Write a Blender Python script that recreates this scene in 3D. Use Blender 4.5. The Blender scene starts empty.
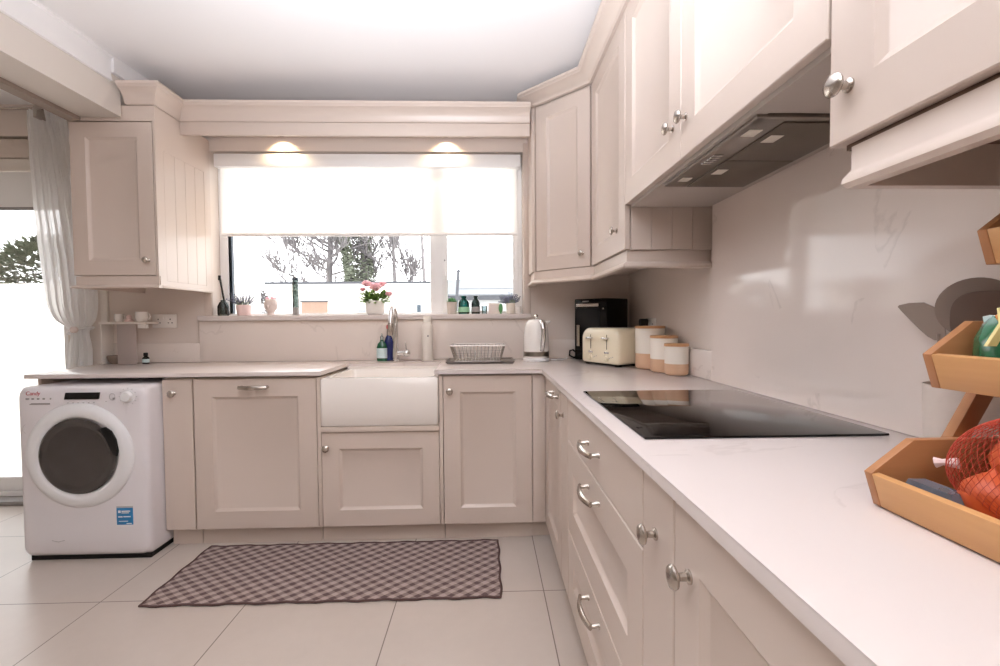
import bpy, bmesh, math, random
from mathutils import Vector, Matrix
random.seed(7)
SC = bpy.context.scene
COL = SC.collection
PI = math.pi

# ------------------------------------------------------------------ materials
def lin(c):
    return tuple((v/255/12.92) if v/255 <= .04045 else ((v/255+.055)/1.055)**2.4 for v in c)

def base_mat(name):
    m = bpy.data.materials.new(name); m.use_nodes = True
    nt = m.node_tree; nt.nodes.clear()
    out = nt.nodes.new('ShaderNodeOutputMaterial')
    return m, nt, out

def pmat(name, rgb, rough=.5, metal=0., var=.03, scale=6., spec=.5, bump=0., bscale=60., trans=0., emit=None, coat=0., sheen=0.):
    """principled material with a noise driven variation of its colour"""
    m, nt, out = base_mat(name)
    b = nt.nodes.new('ShaderNodeBsdfPrincipled')
    nt.links.new(b.outputs[0], out.inputs[0])
    c = lin(rgb)
    tc = nt.nodes.new('ShaderNodeTexCoord')
    n = nt.nodes.new('ShaderNodeTexNoise'); n.inputs['Scale'].default_value = scale; n.inputs['Detail'].default_value = 3
    nt.links.new(tc.outputs['Object'], n.inputs['Vector'])
    mx = nt.nodes.new('ShaderNodeMix'); mx.data_type = 'RGBA'
    mx.inputs['A'].default_value = (*[v*(1-var) for v in c], 1)
    mx.inputs['B'].default_value = (*[min(1, v*(1+var)) for v in c], 1)
    nt.links.new(n.outputs['Fac'], mx.inputs['Factor'])
    nt.links.new(mx.outputs['Result'], b.inputs['Base Color'])
    b.inputs['Roughness'].default_value = rough
    b.inputs['Metallic'].default_value = metal
    b.inputs['Specular IOR Level'].default_value = spec
    b.inputs['Transmission Weight'].default_value = trans
    b.inputs['Coat Weight'].default_value = coat
    b.inputs['Sheen Weight'].default_value = sheen
    if emit:
        b.inputs['Emission Color'].default_value = (*lin(emit[0]), 1); b.inputs['Emission Strength'].default_value = emit[1]
    if bump:
        n2 = nt.nodes.new('ShaderNodeTexNoise'); n2.inputs['Scale'].default_value = bscale
        nt.links.new(tc.outputs['Object'], n2.inputs['Vector'])
        bp = nt.nodes.new('ShaderNodeBump'); bp.inputs['Strength'].default_value = bump; bp.inputs['Distance'].default_value = .004
        nt.links.new(n2.outputs['Fac'], bp.inputs['Height']); nt.links.new(bp.outputs[0], b.inputs['Normal'])
    return m

class NT:
    """tiny node graph helper"""
    def __init__(s, nt): s.nt = nt
    def n(s, t, **k):
        o = s.nt.nodes.new(t)
        for a, v in k.items(): setattr(o, a, v)
        return o
    def l(s, a, b): s.nt.links.new(a, b)
    def math(s, op, a, b=None):
        o = s.n('ShaderNodeMath', operation=op)
        for i, v in enumerate((a, b)):
            if v is None: continue
            if isinstance(v, (int, float)): o.inputs[i].default_value = v
            else: s.l(v, o.inputs[i])
        return o.outputs[0]
    def mix(s, f, a, b):
        o = s.n('ShaderNodeMix', data_type='RGBA')
        for k, v in (('Factor', f), ('A', a), ('B', b)):
            if isinstance(v, tuple): o.inputs[k].default_value = (*v, 1)
            elif isinstance(v, (int, float)): o.inputs[k].default_value = v
            else: s.l(v, o.inputs[k])
        return o.outputs['Result']

def floor_mat():
    m, nt, out = base_mat('floor_tile'); g = NT(nt)
    b = g.n('ShaderNodeBsdfPrincipled'); g.l(b.outputs[0], out.inputs[0])
    tc = g.n('ShaderNodeTexCoord'); sx = g.n('ShaderNodeSeparateXYZ'); g.l(tc.outputs['Object'], sx.inputs[0])
    def line(s, off, w):
        f = g.math('FRACT', g.math('DIVIDE', g.math('SUBTRACT', s, off-20*w), w))
        e = g.math('MINIMUM', f, g.math('SUBTRACT', 1.0, f))
        return g.math('LESS_THAN', e, .0022/w)
    grout = g.math('MAXIMUM', line(sx.outputs[0], .235, .613), line(sx.outputs[1], 1.90, .613))
    n1 = g.n('ShaderNodeTexNoise'); n1.inputs['Scale'].default_value = 2.2; n1.inputs['Detail'].default_value = 6; g.l(tc.outputs['Object'], n1.inputs['Vector'])
    n2 = g.n('ShaderNodeTexNoise'); n2.inputs['Scale'].default_value = 25; n2.inputs['Detail'].default_value = 4; g.l(tc.outputs['Object'], n2.inputs['Vector'])
    c1 = g.mix(n1.outputs['Fac'], lin((186, 174, 165)), lin((206, 195, 186)))
    c2 = g.mix(g.math('MULTIPLY', n2.outputs['Fac'], .25), c1, lin((178, 166, 156)))
    c3 = g.mix(grout, c2, lin((120, 108, 99)))
    g.l(c3, b.inputs['Base Color']); b.inputs['Roughness'].default_value = .28
    bp = g.n('ShaderNodeBump'); bp.inputs['Strength'].default_value = .3; bp.inputs['Distance'].default_value = .001
    g.l(g.math('SUBTRACT', 1.0, grout), bp.inputs['Height']); g.l(bp.outputs[0], b.inputs['Normal'])
    return m

def quartz_mat(name, rgb, vein, rough, amount=.35):
    m, nt, out = base_mat(name); g = NT(nt)
    b = g.n('ShaderNodeBsdfPrincipled'); g.l(b.outputs[0], out.inputs[0])
    tc = g.n('ShaderNodeTexCoord')
    n1 = g.n('ShaderNodeTexNoise'); n1.inputs['Scale'].default_value = 1.9; n1.inputs['Detail'].default_value = 8; n1.inputs['Distortion'].default_value = 1.1
    g.l(tc.outputs['Object'], n1.inputs['Vector'])
    d = g.math('ABSOLUTE', g.math('SUBTRACT', n1.outputs['Fac'], .5))
    mr = g.n('ShaderNodeMapRange'); mr.inputs['From Max'].default_value = .012; mr.inputs['To Min'].default_value = 1; mr.inputs['To Max'].default_value = 0; g.l(d, mr.inputs['Value'])
    v = g.math('MULTIPLY', mr.outputs[0], amount)
    n2 = g.n('ShaderNodeTexNoise'); n2.inputs['Scale'].default_value = 3.5; n2.inputs['Detail'].default_value = 2
    g.l(tc.outputs['Object'], n2.inputs['Vector'])
    gate = g.math('GREATER_THAN', n2.outputs['Fac'], .55)
    v = g.math('MULTIPLY', v, gate)
    c = lin(rgb)
    cl = g.mix(n2.outputs['Fac'], tuple(x*.97 for x in c), tuple(min(1, x*1.03) for x in c))
    g.l(g.mix(v, cl, lin(vein)), b.inputs['Base Color'])
    b.inputs['Roughness'].default_value = rough; b.inputs['Specular IOR Level'].default_value = .35
    return m

def wood_mat(name, a, bcol, axis=1, rough=.45):
    m, nt, out = base_mat(name); g = NT(nt)
    b = g.n('ShaderNodeBsdfPrincipled'); g.l(b.outputs[0], out.inputs[0])
    tc = g.n('ShaderNodeTexCoord'); mp = g.n('ShaderNodeMapping')
    sc = [60, 60, 60]; sc[axis] = 4
    mp.inputs['Scale'].default_value = sc
    g.l(tc.outputs['Object'], mp.inputs['Vector'])
    n = g.n('ShaderNodeTexNoise'); n.inputs['Scale'].default_value = 1; n.inputs['Detail'].default_value = 4
    g.l(mp.outputs[0], n.inputs['Vector'])
    g.l(g.mix(n.outputs['Fac'], lin(a), lin(bcol)), b.inputs['Base Color'])
    b.inputs['Roughness'].default_value = rough
    return m

def rug_mat():
    m, nt, out = base_mat('rug_weave'); g = NT(nt)
    b = g.n('ShaderNodeBsdfPrincipled'); g.l(b.outputs[0], out.inputs[0])
    tc = g.n('ShaderNodeTexCoord'); sx = g.n('ShaderNodeSeparateXYZ'); g.l(tc.outputs['Object'], sx.inputs[0])
    nz = g.n('ShaderNodeTexNoise'); nz.inputs['Scale'].default_value = 55; g.l(tc.outputs['Object'], nz.inputs['Vector'])
    wob = g.math('MULTIPLY', g.math('SUBTRACT', nz.outputs['Fac'], .5), .012)
    def stripe(s1, s2):
        u = g.math('ADD', g.math('ADD', sx.outputs[0] if s1 > 0 else g.math('MULTIPLY', sx.outputs[0], -1.0), g.math('MULTIPLY', sx.outputs[1], s2)), wob)
        f = g.math('FRACT', g.math('DIVIDE', g.math('ADD', u, 20.0), .070))
        return g.math('LESS_THAN', f, .5)
    s1 = stripe(1, 1.25); s2 = stripe(1, -1.25)
    f = g.math('ADD', g.math('MULTIPLY', s1, .36), g.math('MULTIPLY', s2, .64))
    fine = g.n('ShaderNodeTexNoise'); fine.inputs['Scale'].default_value = 260; g.l(tc.outputs['Object'], fine.inputs['Vector'])
    f2 = g.math('ADD', g.math('MULTIPLY', f, .85), g.math('MULTIPLY', fine.outputs['Fac'], .2))
    g.l(g.mix(f2, lin((180, 163, 157)), lin((94, 77, 76))), b.inputs['Base Color'])
    b.inputs['Roughness'].default_value = .95; b.inputs['Specular IOR Level'].default_value = .1
    bp = g.n('ShaderNodeBump'); bp.inputs['Strength'].default_value = .6; bp.inputs['Distance'].default_value = .002
    g.l(fine.outputs['Fac'], bp.inputs['Height']); g.l(bp.outputs[0], b.inputs['Normal'])
    return m

def pane_mat(name, tint=(1, 1, 1), refl=1.0):
    m, nt, out = base_mat(name); g = NT(nt)
    t = g.n('ShaderNodeBsdfTransparent'); t.inputs[0].default_value = (*tint, 1)
    gl = g.n('ShaderNodeBsdfGlossy'); gl.inputs['Roughness'].default_value = .01
    fr = g.n('ShaderNodeFresnel'); fr.inputs['IOR'].default_value = 1.45
    mx = g.n('ShaderNodeMixShader'); g.l(g.math('MULTIPLY', fr.outputs[0], refl), mx.inputs[0])
    g.l(t.outputs[0], mx.inputs[1]); g.l(gl.outputs[0], mx.inputs[2]); g.l(mx.outputs[0], out.inputs[0])
    return m

def cloth_mat(name, rgb, transl=.5, open_=0., scale=500):
    m, nt, out = base_mat(name); g = NT(nt)
    tc = g.n('ShaderNodeTexCoord'); n = g.n('ShaderNodeTexNoise'); n.inputs['Scale'].default_value = scale; g.l(tc.outputs['Object'], n.inputs['Vector'])
    c = lin(rgb); col = g.mix(n.outputs['Fac'], tuple(v*.95 for v in c), tuple(min(1, v*1.05) for v in c))
    d = g.n('ShaderNodeBsdfDiffuse'); t = g.n('ShaderNodeBsdfTranslucent'); g.l(col, d.inputs[0]); g.l(col, t.inputs[0])
    mx = g.n('ShaderNodeMixShader'); mx.inputs[0].default_value = transl
    g.l(d.outputs[0], mx.inputs[1]); g.l(t.outputs[0], mx.inputs[2])
    if open_:
        tr = g.n('ShaderNodeBsdfTransparent'); m2 = g.n('ShaderNodeMixShader'); m2.inputs[0].default_value = open_
        g.l(mx.outputs[0], m2.inputs[1]); g.l(tr.outputs[0], m2.inputs[2]); g.l(m2.outputs[0], out.inputs[0])
    else: g.l(mx.outputs[0], out.inputs[0])
    return m

PAINT = (206, 191, 180)
M = dict(
    paint=pmat('cashmere_paint', PAINT, .32, var=.015, scale=3),
    wall=pmat('warm_wall_paint', (218, 206, 197), .7, var=.02, scale=2),
    white_wall=pmat('white_wall_paint', (226, 219, 211), .7, var=.015, scale=2),
    ceil=pmat('ceiling_paint', (236, 234, 234), .8, var=.01, scale=2),
    beam=pmat('beam_paint', (214, 206, 198), .7, var=.015, scale=2),
    beam_dark=pmat('beam_bead', (150, 135, 124), .7),
    floor=floor_mat(),
    top=quartz_mat('worktop_quartz', (217, 207, 203), (190, 178, 174), .2, .3),
    slab=quartz_mat('splashback_quartz', (230, 217, 209), (186, 171, 162), .08, .28),
    upstand=quartz_mat('upstand_quartz', (226, 215, 207), (180, 166, 158), .18, .25),
    nickel=pmat('brushed_nickel', (190, 182, 174), .22, 1., var=.05, scale=40),
    chrome=pmat('chrome', (225, 225, 225), .06, 1., var=.02),
    steel=pmat('hood_steel', (150, 143, 135), .3, 1., var=.05, scale=30),
    filt=pmat('grease_filter_mesh', (112, 102, 92), .45, .6, var=.1, scale=400, bump=.2, bscale=700),
    upvc=pmat('white_upvc', (248, 248, 248), .35, var=.01),
    seal=pmat('dark_seal', (48, 62, 74), .4),
    ceramic=pmat('white_fireclay', (242, 236, 230), .12, var=.01, coat=.3),
    white=pmat('white_plastic', (232, 232, 234), .35, var=.01),
    appl=pmat('white_enamel', (226, 222, 225), .3, var=.01),
    whitegloss=pmat('white_gloss', (240, 236, 232), .12, var=.01, coat=.5),
    cream=pmat('cream_enamel', (236, 225, 200), .18, var=.02, coat=.4),
    black=pmat('black_gloss', (10, 10, 11), .16, var=.1, spec=.3),
    blackmat=pmat('black_plastic', (18, 17, 17), .45, var=.1, spec=.3),
    hob=pmat('black_hob_glass', (9, 9, 10), .05, var=.05, spec=.4),
    darkglass=pmat('porthole_glass', (60, 55, 53), .06, var=.4, scale=7, coat=.6),  # uneven grey puts drum gleam and reflections into the glass colour
    grey=pmat('grey_plastic', (150, 146, 144), .5),
    lgrey=pmat('pale_grey_print', (176, 172, 174), .5),
    red=pmat('red_print', (176, 40, 58), .5),
    blue=pmat('blue_label', (36, 124, 180), .35, var=.06, scale=60),
    rug=rug_mat(), rug_edge=pmat('rug_binding', (92, 72, 70), .95, var=.1, scale=60, spec=.1),
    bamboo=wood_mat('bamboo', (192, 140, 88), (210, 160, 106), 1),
    bamboo_x=wood_mat('bamboo_side_shaded', (158, 106, 66), (180, 126, 84), 0),  # sides and uprights darker; shade inside the rack is put into the colour
    lidwood=wood_mat('acacia_lid', (186, 136, 92), (210, 164, 120), 0),
    pot_white=pmat('stoneware_white', (238, 231, 220), .45, var=.02, scale=30),
    pot_tan=pmat('stoneware_tan', (214, 176, 146), .7, var=.04, scale=60),
    pane=pane_mat('window_pane', (1, 1, 1), .5),
    clear=pane_mat('clear_glass', (.8, .86, .87), 1.0),
    smoke=pane_mat('smoky_glass', (.52, .56, .55), 1.0),
    tealglass=pane_mat('teal_glass', (.28, .58, .55), 1.0),
    darkjar=pane_mat('dark_glass', (.34, .42, .40), 1.0),
    blind=cloth_mat('roller_blind_cloth', (248, 246, 243), .5),
    thickblind=cloth_mat('blackout_cloth', (236, 234, 232), .12),
    voile=cloth_mat('voile', (253, 252, 252), .55, .12),
    frost=cloth_mat('frosted_acrylic', (214, 204, 200), .5, .25),
    pink=cloth_mat('pink_petal', (255, 220, 228), .5, 0, 60),
    pinkpot=pmat('blush_ceramic', (234, 208, 204), .5),
    stone=pmat('pale_stone', (222, 208, 203), .7, var=.08, scale=50, bump=.3),
    leaf=pmat('leaf_green', (124, 156, 84), .6, var=.25, scale=60),
    succ=pmat('succulent_green', (86, 150, 92), .5, var=.15, scale=60),
    lav=pmat('lavender_grey', (116, 118, 142), .8, var=.2, scale=70),
    twig=pmat('lavender_stem', (110, 124, 104), .8),
    concrete=pmat('concrete_pot', (206, 194, 184), .8, var=.08, scale=40),
    jarlabel=pmat('pale_green_label', (150, 196, 160), .6), card=pmat('card_stock', (228, 214, 208), .8),
    green=pmat('green_liquid', (26, 84, 58), .15, coat=.4), label=pmat('paper_label', (200, 220, 222), .5, var=.12, scale=80),
    navy=pmat('navy_plastic', (22, 36, 96), .25), redcap=pmat('red_cap', (190, 40, 48), .4),
    onion=pmat('onion_skin', (206, 92, 48), .4, var=.3, scale=14), net=pmat('red_net', (186, 66, 42), .6),
    packet=pmat('plastic_packet', (104, 112, 122), .25, var=.5, scale=22, coat=.5),
    vegbag=pmat('green_plastic_bag', (28, 98, 62), .25, var=.35, scale=25, coat=.5),
    carrot=pmat('orange_veg', (214, 140, 70), .5, var=.1), leekpale=pmat('pale_yellow_wrap', (226, 214, 150), .5, var=.1, scale=30),
    taupe=pmat('taupe_silicone', (140, 122, 110), .6, var=.04), taupe_d=pmat('dark_taupe', (104, 84, 72), .6, var=.06),
    render=pmat('white_render', (232, 228, 222), .9, var=.02), greywall=pmat('grey_render', (160, 162, 164), .9, var=.03), roof=pmat('flat_roof_edge', (70, 72, 78), .8),
    orange=pmat('orange_timber', (136, 112, 98), .7), twiggrey=pmat('grey_twigs', (138, 135, 137), .9, var=.1), greyroof=pmat('grey_roof', (128, 131, 135), .8, var=.15, scale=3),
    bark=pmat('bark', (116, 112, 114), .9, var=.2, scale=4), ivy=pmat('ivy', (116, 122, 105), .8, var=.3, scale=3),  # bark and ivy paled; window glare is put into their colour
    hedge=pmat('hedge_green', (56, 70, 44), .8, var=.35, scale=6), paving=pmat('pale_paving', (226, 222, 214), .9, var=.03),
    lawn=pmat('grass', (96, 112, 74), .9, var=.2), plug=pmat('black_plug', (20, 20, 20), .4),
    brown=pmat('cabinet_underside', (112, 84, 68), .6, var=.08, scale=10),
    plate=pmat('hood_plate', (186, 176, 168), .5), traygrey=pmat('tray_grey', (120, 114, 110), .4, .3), led=pmat('lamp_lens', (235, 228, 215), .3), amber=pmat('spot_lamp', (255, 214, 160), .3, emit=((255, 190, 120), 6)),
)

# ------------------------------------------------------------------ geometry
class G:
    def __init__(s, mx=None): s.bm = bmesh.new(); s.mx = mx or Matrix()
    def v(s, *p): return s.bm.verts.new(s.mx @ Vector(p))
    def f(s, vs):
        try: return s.bm.faces.new(vs)
        except ValueError: return None
    def box(s, x0, x1, y0, y1, z0, z1, bev=0., seg=2):
        c = [s.v(x, y, z) for x in (x0, x1) for y in (y0, y1) for z in (z0, z1)]
        fs = [s.f([c[i] for i in q]) for q in ((0, 1, 3, 2), (4, 6, 7, 5), (0, 4, 5, 1), (2, 3, 7, 6), (0, 2, 6, 4), (1, 5, 7, 3))]
        if bev:
            es = list({e for f in fs for e in f.edges})
            bmesh.ops.bevel(s.bm, geom=es, offset=bev, segments=seg, affect='EDGES', profile=.5)
        return s
    def loops(s, L, cap0=True, cap1=True):
        """L: list of closed point loops of the same length, skinned together"""
        R = [[s.v(*p) for p in lp] for lp in L]; n = len(R[0])
        for a, b in zip(R, R[1:]):
            for i in range(n): s.f([a[i], a[(i+1) % n], b[(i+1) % n], b[i]])
        if cap0: s.f(R[0][::-1])
        if cap1: s.f(R[-1])
        return s
    def panel(s, x0, x1, z0, z1, y, t=.02, rail=.085, flat=False, dep=.011, slope=.016):
        st = [(0, t), (0, .002), (.002, 0)]
        if not flat: st += [(rail, 0), (rail+.003, .003), (rail+slope-.003, dep-.002), (rail+slope, dep)]
        s.loops([[(x0+i, y+d, z0+i), (x1-i, y+d, z0+i), (x1-i, y+d, z1-i), (x0+i, y+d, z1-i)] for i, d in st])
        return s
    def lathe(s, prof, c=(0, 0, 0), ax='z', seg=24, caps=True):
        L = []
        for r, h in prof:
            lp = []
            for k in range(seg):
                a = 2*PI*k/seg; p, q = r*math.cos(a), r*math.sin(a)
                o = {'z': (p, q, h), 'y': (p, -h, q), 'x': (h, p, q)}[ax]   # 'y' runs towards -y
                lp.append(tuple(o[i]+c[i] for i in range(3)))
            L.append(lp)
        return s.loops(L, caps, caps)
    def tube(s, pts, r, seg=8, flat=1., closed=False):
        pts = [Vector(p) for p in pts]; n = len(pts)
        rs = r if isinstance(r, (list, tuple)) else [r]*n
        L = []; up = None
        for i, p in enumerate(pts):
            if closed: t = pts[(i+1) % n]-pts[i-1]
            else: t = pts[min(i+1, n-1)]-pts[max(i-1, 0)]
            t.normalize()
            if up is None:
                up = Vector((0, 0, 1)) if abs(t.z) < .9 else Vector((1, 0, 0))
            a = t.cross(up)
            if a.length < 1e-6: a = t.orthogonal()
            a.normalize(); b = a.cross(t).normalized(); up = b
            L.append([tuple(p+a*(rs[i]*math.cos(2*PI*k/seg))+b*(rs[i]*flat*math.sin(2*PI*k/seg))) for k in range(seg)])
        if closed: L.append(L[0])
        return s.loops(L, not closed, not closed)
    def prism(s, poly, ax, a, b, bev=0.):
        """poly in the two other axes (in xyz order), extruded a..b along ax"""
        def P(q, h):
            return {'z': (q[0], q[1], h), 'y': (q[0], h, q[1]), 'x': (h, q[0], q[1])}[ax]
        n0 = set(s.bm.edges)
        s.loops([[P(q, a) for q in poly], [P(q, b) for q in poly]])
        if bev:
            bmesh.ops.bevel(s.bm, geom=[e for e in s.bm.edges if e not in n0], offset=bev, segments=2, affect='EDGES', profile=.5)
        return s
    def ball(s, c, r, seg=12, rings=8, jit=0.):
        if not isinstance(r, (tuple, list)): r = (r, r, r)
        L = []
        for j in range(1, rings):
            th = PI*j/rings
            L.append([(c[0]+r[0]*math.sin(th)*math.cos(2*PI*k/seg)*(1+random.uniform(-jit, jit)), c[1]+r[1]*math.sin(th)*math.sin(2*PI*k/seg)*(1+random.uniform(-jit, jit)),
                       c[2]-r[2]*math.cos(th)) for k in range(seg)])
        return s.loops(L)
    def leaf(s, p, d, ln, w, droop=.2):
        """a small folded leaf blade from p along d"""
        p = Vector(p); d = Vector(d).normalized(); a = d.cross(Vector((0, 0, 1)))
        if a.length < .05: a = Vector((1, 0, 0))
        a.normalize(); n = a.cross(d)
        q = [p, p+d*ln*.5+a*w-n*w*.3, p+d*ln-n*ln*droop, p+d*ln*.5-a*w-n*w*.3, p+d*ln*.5+n*w*.1]
        v = [s.v(*x) for x in q]
        s.f([v[0], v[1], v[4]]); s.f([v[1], v[2], v[4]]); s.f([v[4], v[2], v[3]]); s.f([v[0], v[4], v[3]])
        return s
    def sweep(s, path, prof, i0=0, i1=None):
        """profile (out, z) swept with mitres along a 2-D path, outside on the right hand"""
        P = [Vector(p) for p in path]; n = len(P); i1 = n-1 if i1 is None else i1
        L = []
        for i in range(n):
            ds = []
            if i > 0: ds.append((P[i]-P[i-1]).normalized())
            if i < n-1: ds.append((P[i+1]-P[i]).normalized())
            ns = [Vector((d.y, -d.x)) for d in ds]
            m = sum(ns, Vector((0, 0))).normalized(); k = 1/max(.2, m.dot(ns[0]))
            if i0 <= i <= i1: L.append([(P[i].x+m.x*k*o, P[i].y+m.y*k*o, z) for o, z in prof])
        return s.loops(L)
    def obj(s, name, mat, parent=None, ang=35, loc=None):
        me = bpy.data.meshes.new(name)
        bmesh.ops.remove_doubles(s.bm, verts=s.bm.verts, dist=1e-6)
        bmesh.ops.recalc_face_normals(s.bm, faces=s.bm.faces)
        s.bm.to_mesh(me); s.bm.free()
        me.materials.append(M[mat] if isinstance(mat, str) else mat)
        for p in me.polygons: p.use_smooth = True
        me.set_sharp_from_angle(angle=math.radians(ang))
        o = bpy.data.objects.new(name, me); COL.objects.link(o)
        if parent: o.parent = parent
        if loc: o.location = loc
        return o

def tag(o, label, cat, group=None, kind=None):
    o['label'] = label; o['category'] = cat
    if group: o['group'] = group
    if kind: o['kind'] = kind
    return o
def thing(name, label, cat, loc=(0, 0, 0), rz=0., group=None):
    o = bpy.data.objects.new(name, None); COL.objects.link(o)
    o.location = loc; o.rotation_euler = (0, 0, rz); o.empty_display_size = .05
    return tag(o, label, cat, group)
def struct(o): o['kind'] = 'structure'; return o

def knob(parent, x, y, z, s=1.):
    """mushroom knob on a face looking to local -y"""
    g = G(); g.lathe([(0, .0), (.011*s, .0), (.011*s, .003), (.0065*s, .006), (.006*s, .016), (.010*s, .019), (.017*s, .022), (.0185*s, .026), (.016*s, .030), (.008*s, .0325), (0, .033)], (x, y, z), 'y', 20)
    return g.obj('knob', 'nickel', parent, 50)
def handle(parent, x, y, z, ln=.128):
    """bowed bar handle, horizontal on a face looking to local -y"""
    g = G(); h = ln/2
    for sx in (-1, 1):
        g.lathe([(0, 0), (.0085, 0), (.0085, .003), (.0062, .005), (.0062, .026), (0, .026)], (x+sx*h, y, z), 'y', 12)
    pts = []
    for k in range(17):
        t = -1+2*k/16
        pts.append((x+t*(h+.006), y-.026-.012*(1-t*t), z))
    g.tube(pts, [.0058+.0025*(1-abs(-1+2*k/16)) for k in range(17)], 8, 1.5)
    return g.obj('handle', 'nickel', parent, 50)

RR = -PI/2          # rotation of everything on the right hand run: local x -> -Y, local y -> +X
YB, XR, CT = 2.94, .93, .90
CE = 2.50
# ================================================================== SETTING
struct(G().box(-5, 1.2, -3.2, 3.2, -.1, 0).obj('floor', 'floor'))
struct(G().box(-5, 1.2, -3.2, 3.2, CE, CE+.1).obj('ceiling', 'ceil'))
WX0, WX1, WZ0, WZ1 = -1.725, .243, 1.160, 2.222
DX0, DX1, DZ1 = -4.4, -2.62, 2.31
g = G()
g.box(-5, DX0, YB, YB+.25, 0, CE); g.box(DX0, DX1, YB, YB+.25, DZ1, CE); g.box(DX1, WX0, YB, YB+.25, 0, CE)
g.box(WX0, WX1, YB, YB+.25, 0, WZ0); g.box(WX0, WX1, YB, YB+.25, WZ1, CE); g.box(WX1, 1.2, YB, YB+.25, 0, CE)
struct(g.obj('wall_back', 'wall'))
struct(G().box(XR, XR+.2, -3.2, YB, 0, CE).obj('wall_right', 'wall'))
struct(G().box(-5.2, -5, -3.2, YB+.25, 0, CE).obj('wall_left', 'white_wall'))
struct(G().box(-5, 1.2, -3.4, -3.2, 0, CE).obj('wall_rear', 'white_wall'))
# boxed beam with coving on its kitchen side
g = G(); g.prism([(-1.885, CE), (-1.885, 2.220), (-2.09, 2.220), (-2.09, CE)], 'y', -3.2, 2.461)
struct(g.obj('trim_1', 'beam'))
cov = [(-1.864, CE), (-1.864, 2.488), (-1.872, 2.484), (-1.879, 2.44), (-1.878, 2.40), (-1.872, 2.374), (-1.8845, 2.372), (-1.8845, CE)]
struct(G().prism(cov, 'y', -3.2, 2.397).obj('trim_2', 'ceil'))
struct(G().box(-1.8845, -1.864, 2.3975, YB, 2.415, CE).obj('trim_5', 'ceil'))
struct(G().box(-2.155, -2.091, -3.2, 2.461, 2.200, 2.262).obj('trim_3', 'beam_dark'))
struct(G().box(-2.405, -2.362, YB-.018, YB, 0, 2.25, .004).obj('trim_4', 'white_wall'))

# kitchen window: reveal, uPVC frame, two panes, quartz sill
w = bpy.data.objects.new('window_1', None); COL.objects.link(w); w['kind'] = 'structure'
FY = 3.03
g = G()
g.box(WX0, WX0+.055, FY, FY+.07, WZ0, WZ1, .004); g.box(WX1-.05, WX1, FY, FY+.07, WZ0, WZ1, .004)
g.box(WX0+.055, WX1-.05, FY, FY+.07, WZ1-.05, WZ1, .004); g.box(WX0+.055, WX1-.05, FY, FY+.07, WZ0, 1.205, .004)
g.box(-.365, -.265, FY, FY+.07, 1.205, WZ1-.05, .004)
g.obj('window_frame', 'upvc', w)
g = G()   # opening casement on the right
a, b, c, d = -.285, WX1-.028, 1.20, WZ1-.03
g.box(a, a+.035, FY-.014, FY-.001, c, d, .003); g.box(b-.035, b, FY-.014, FY-.001, c, d, .003)
g.box(a+.035, b-.035, FY-.014, FY-.001, d-.035, d, .003); g.box(a+.035, b-.035, FY-.014, FY-.001, c, c+.012, .003)
cs = g.obj('casement', 'upvc', w)
g = G(); g.box(-.276, -.258, FY-.026, FY-.015, 1.50, 1.56, .003); g.box(-.272, -.262, FY-.045, FY-.026, 1.44, 1.53, .003); g.obj('window_handle', 'upvc', cs)
G().box(-.270, -.264, FY-.030, FY-.0265, 1.538, 1.546).obj('lock_button', 'seal', cs)
g = G(); g.box(WX0+.055, WX0+.062, FY+.028, FY+.044, 1.205, WZ1-.05); g.obj('seal', 'seal', w)
G().box(WX0+.056, -.366, FY+.03, FY+.034, 1.206, WZ1-.051).obj('pane', 'pane', w)
G().box(-.264, WX1-.051, FY+.03, FY+.034, 1.206, WZ1-.051).obj('pane', 'pane', w)
G().box(-1.797, .287, 2.893, FY-.0005, 1.158, 1.190, .004).obj('sill', 'top', w)
g = G(); g.box(WX0-.045, WX0, YB-.012, YB-.0005, 1.191, WZ1+.05, .003); g.box(WX1, WX1+.045, YB-.012, YB-.0005, 1.191, WZ1+.05, .003)
g.obj('architrave', 'paint', w)
# roller blind over the kitchen window
t = thing('roller_blind', 'white roller blind pulled halfway down over the kitchen window', 'blind', (WX0, 2.96, WZ1))
g = G(); g.box(.022, 1.955, -.012, .045, -.094, -.012, .006); g.obj('cassette', 'upvc', t)
g = G(); n = 24
L = [[(.045+(1.885)*k/n, .020+.003*math.sin(k*1.3), z) for k in range(n+1)] for z in (-.095, -.25, -.4, -.505)]
R = [[g.v(*p) for p in lp] for lp in L]
for a, b in zip(R, R[1:]):
    for i in range(n): g.f([a[i], a[i+1], b[i+1], b[i]])
g.obj('fabric', 'blind', t)
G().box(.045, 1.93, .012, .028, -.526, -.505, .005).obj('bottom_bar', 'upvc', t)

# patio door at the far left
d = bpy.data.objects.new('door_1', None); COL.objects.link(d); d['kind'] = 'structure'
g = G(); FY2 = 3.04
g.box(DX0, DX0+.07, FY2, FY2+.07, .0, DZ1, .004); g.box(DX1-.07, DX1, FY2, FY2+.07, .0, DZ1, .004)
g.box(DX0+.07, DX1-.07, FY2, FY2+.07, DZ1-.07, DZ1, .004); g.box(DX0+.07, DX1-.07, FY2, FY2+.07, .0, .055, .004)
g.box(-3.56, -3.48, FY2, FY2+.07, .055, DZ1-.07, .004); g.obj('door_frame', 'upvc', d)
g = G()
for a, b in ((DX0+.072, -3.562), (-3.478, DX1-.072)):
    g.box(a, a+.05, FY2+.005, FY2+.06, .06, DZ1-.075, .004); g.box(b-.05, b, FY2+.005, FY2+.06, .06, DZ1-.075, .004)
    g.box(a+.05, b-.05, FY2+.005, FY2+.06, DZ1-.14, DZ1-.075, .004); g.box(a+.05, b-.05, FY2+.005, FY2+.06, .06, .15, .004)
g.obj('sash', 'upvc', d)
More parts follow.
